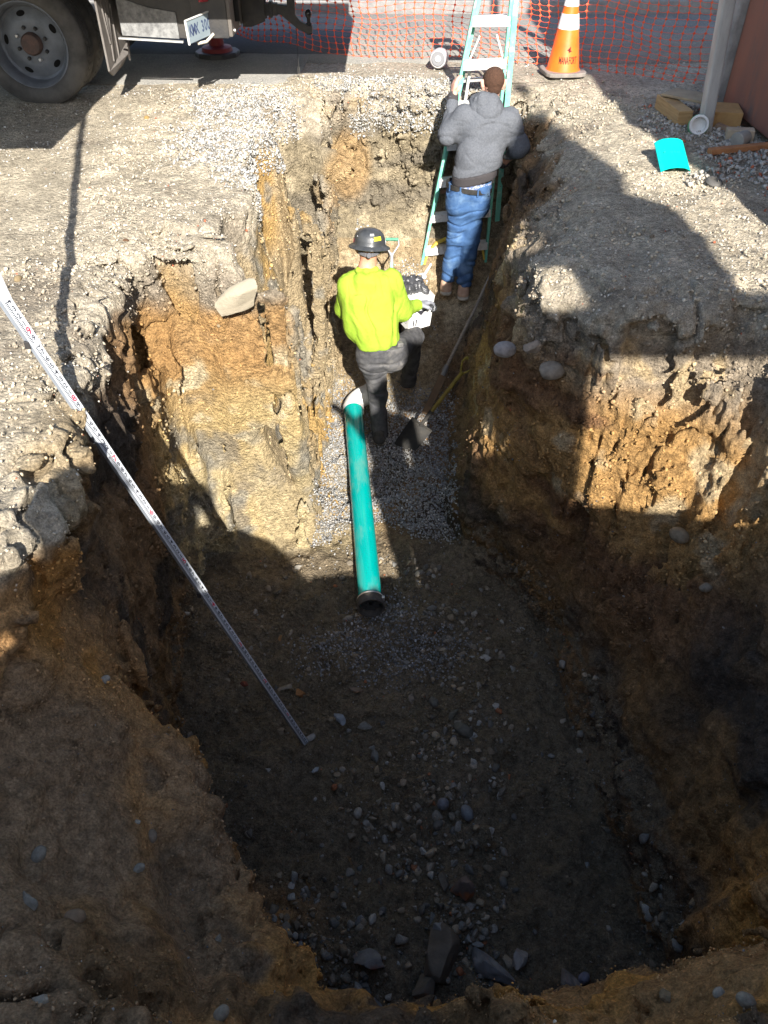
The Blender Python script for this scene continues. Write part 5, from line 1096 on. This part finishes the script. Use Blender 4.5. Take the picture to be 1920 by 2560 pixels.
for i, (px, py, sz, cc, flt, ang, lab, stc, c3_) in enumerate(spec):
    z = -2.31; p = wp(px, py, z); zz = surf(p[0], p[1], -2.08)
    if zz > -1.5: zz = -2.3
    p = wp(px, py, zz + sz * flt * .4); rock((p[0], p[1], zz + sz * flt * .35), sz, cc, lab, 100 + i, flt, ang, stc, rot=(i * 1.3) % 3.1, c3=c3_)

bank = [(112, 2498, .024, (.50, .47, .42), 'white rounded stone in the brown bank at the bottom left corner'), (560, 2535, .022, (.50, .46, .40), 'pale stone in the bank at the bottom edge left of centre'),
 (385, 2085, .022, (.36, .31, .26), 'pinkish stone on the left bank below the foot of the wall'), (350, 2050, .016, (.52, .50, .46), 'thin white chip on the left bank above the pinkish stone'),
 (345, 2165, .018, (.40, .39, .37), 'small grey stone at the crease of the left bank'), (95, 2130, .024, (.38, .37, .35), 'grey cobble high on the left bank below the sunlit spots'), (75, 2245, .030, (.34, .33, .31), 'grey cobble on the far left of the bank'),
 (190, 2285, .026, (.34, .25, .18), 'reddish-brown stone in the left bank'), (270, 1698, .020, (.52, .52, .52), 'square white chip high on the left wall'), (555, 2345, .018, (.50, .47, .42), 'small white stone near the lip of the left bank'),
 (1860, 2495, .022, (.44, .40, .35), 'pale flat stone on the near bank at the bottom right'), (1790, 2475, .016, (.55, .52, .48), 'tiny white pebble left of the pale flat stone on the near bank'), (1660, 2480, .022, (.38, .29, .19), 'tan round stone in the near bank right of centre'),
 (1690, 1340, .050, (.34, .30, .24), 'pale tan cobble stuck in the shaded right wall'), (1760, 1465, .030, (.36, .34, .31), 'light grey cobble low in the shaded right wall'),
 (1630, 585, .022, (.33, .30, .26), 'single light cobble on the shaded mound at the right'), (1600, 345, .020, (.50, .46, .40), 'lone pale stone on open ground left of the teal offcut'), (362, 287, .022, (.52, .38, .17), 'yellowish stone on the ground below the truck mudflap'),
 (320, 592, .020, (.25, .15, .10), 'dark brown stone on the lit ground left of the trench'), (45, 690, .022, (.44, .36, .24), 'round tan stone at the left edge where the rod crosses'), (540, 820, .012, (.5, .44, .34), 'small pale stone in the orange cliff')]
for i, (px, py, sz, cc, lab) in enumerate(bank):
    p = hit(px, py)
    if p[2] < -10: p = np.array(wp(px, py, 0.0))
    rock((float(p[0]), float(p[1]), float(p[2]) + sz * .05), sz * 1.1, (cc[0] * .62, cc[1] * .56, cc[2] * .46), lab, 200 + i, .72, i % 3 == 0, rot=i * .9, name='stone')

# ------------------------------------------------------------------ added unseen behind the camera: machine, people and heaps that shade the pit
def excavator():
    t = thing('excavator', (1.9, -1.5, 0), 'yellow excavator added behind the photographer, its parts shaped to cast the pit shadows', 'excavator'); My = mat('machine_yellow', (.55, .33, .03), .5)
    def pr(name, poly, y=-1.5, th=.28): m = MB(); m.prism(poly, (0, y, 0), (1, 0, 0), (0, 0, 1), th); m.build(name, My, t, bevel=.01)  # flat outlines shaped by the shadows they have to throw
    pr('stick', [(1.90, 3.20), (1.87, 3.48), (1.97, 3.72), (2.01, 3.98), (2.13, 4.3), (2.24, 4.65), (2.44, 5.2), (2.58, 5.42), (2.76, 5.4), (2.67, 4.8), (2.69, 4.35), (2.60, 4.15), (2.72, 4.0), (2.76, 3.9), (2.67, 3.5), (2.60, 3.20)], th=.1)
    pr('coupler', [(1.73, 3.50), (1.93, 3.50), (1.99, 3.70), (1.79, 3.70)], th=.1)
    pr('bucket_shade_panel', [(1.34, 2.52), (1.62, 2.50), (1.66, 2.26), (1.58, 2.18), (1.36, 2.20), (1.34, 1.96), (1.14, 1.95), (1.12, .05), (1.92, .05), (1.91, 3.18), (1.34, 3.18)], th=.1)  # panel with a window, filled down to the ground to block sun
    pr('crossbar', [(1.90, 3.00), (3.6, 2.98), (3.6, 3.19), (1.90, 3.19)], th=.3)
    pr('lower_shade_panel', [(1.90, .05), (3.9, .05), (3.9, 1.80), (2.6, 1.72), (2.4, 1.82), (1.90, 1.84)], th=.4)  # panel added to keep sun off the lower right wall
    pr('aerial', [(2.72, 5.3), (2.75, 5.3), (2.75, 5.72), (2.79, 5.80), (2.79, 5.90), (2.65, 5.90), (2.65, 5.80), (2.72, 5.72)], th=.04)
    pr('boom', [(3.2, 1.4), (3.6, 1.4), (3.6, 3.1), (3.2, 3.1)], th=.4)
    for y in (-2.2, -.9):
        m = MB(); m.box((4.2, y - 1.5, .4), (3.4, .5, .8)); m.build('track', M_rubber, t, bevel=.2)
    m = MB(); m.box((4.2, -3.0, 1.6), (2.8, 2.2, 1.4)); m.build('cab', My, t, bevel=.08)
excavator()
def shade_person(x, y, h, label, arm=None, armr=None, m=None, wide=1.0):  # unseen people placed for the shadows they throw
    s = h / 1.78; A = lambda a, b_, z: (x + a * s * wide, y + b_ * s, z * s)
    P = head_prims(A(0, .02, 1.66), (0, 1, -.2), s) + [(A(0, 0, 1.56), A(0, 0, 1.46), .06, .07), (A(-.14, 0, 1.40), A(.14, 0, 1.40), .085, .085), (A(0, 0, 1.36), A(0, 0, 1.0), .16, .15), (A(-.09, 0, .92), A(-.10, 0, .50), .10, .07), (A(-.10, 0, .5), A(-.10, 0, .1), .07, .055), (A(.09, 0, .92), A(.10, 0, .50), .10, .07), (A(.10, 0, .5), A(.10, 0, .1), .07, .055), (A(-.10, -.03, .05), A(-.10, .15, .04), .05, .04), (A(.10, -.03, .05), A(.10, .15, .04), .05, .04)]
    for sd_, tgt in ((-1, arm), (1, armr)):
        sh = A(.19 * sd_, 0, 1.40); el = A(.24 * sd_, .0, 1.12) if tgt is None else tgt[0]; wr = A(.24 * sd_, .08, .86) if tgt is None else tgt[1]
        dv = Vector(wr) - Vector(el); P += [(sh, el, .058, .05), (el, wr, .048, .034)] + fingers(wr, dv, (0, 0, -1) if tgt else (-sd_, 0, 0), .95, .4, sd_)
    return tag(sdf_build('person', P, m or M_dark, res=.02, k=.035), label, 'person')
shade_person(.93, -.12, 1.90, 'person in dark clothes added behind the camera to cast shade, one arm held out', arm=((.74, -.02, 1.32), (.62, .02, 1.46)))
shade_person(-.61, -.95, 1.98, 'person in dark clothes added left of the camera to shade the rod')
def heap(name, cx, cy, rx, ry, h, seed, label):  # unseen soil mounds added to shade the near ground and the rod
    xs_ = np.linspace(cx - rx, cx + rx, 90); ys_ = np.linspace(cy - ry, cy + ry, 90); A, B = np.meshgrid(xs_, ys_, indexing='ij')
    q = np.hypot((A - cx) / rx, (B - cy) / ry); H = h * np.clip(1 - q ** 1.6, -.1, 1) + (fbm(A * 2.5, B * 2.5, 0 * A, seed, 4) - .5) * .35 * (q < 1)
    V = np.stack([A, B, H - .03], 2).reshape(-1, 3).astype(np.float32); id_ = np.arange(8100).reshape(90, 90); Q = np.stack([id_[:-1, :-1], id_[1:, :-1], id_[1:, 1:], id_[:-1, 1:]], 2).reshape(-1, 4)
    tag(np_mesh(name, V, Q, M_soil, smooth=True, C=np.tile(np.array((.25, .2, .14)), (len(V), 1))), label, 'shade heap')
heap('shade_heap', -1.62, -1.30, 2.15, .95, 1.86, 141, 'brown soil heap added for shade behind the camera on the left')
heap('shade_heap', -.62, -1.05, 1.6, .6, 1.42, 161, 'small brown soil heap added for shade behind the camera near the photographer')
heap('shade_heap', 3.0, -2.2, 1.9, 1.2, 2.15, 151, 'brown soil heap added for shade behind the camera on the right')
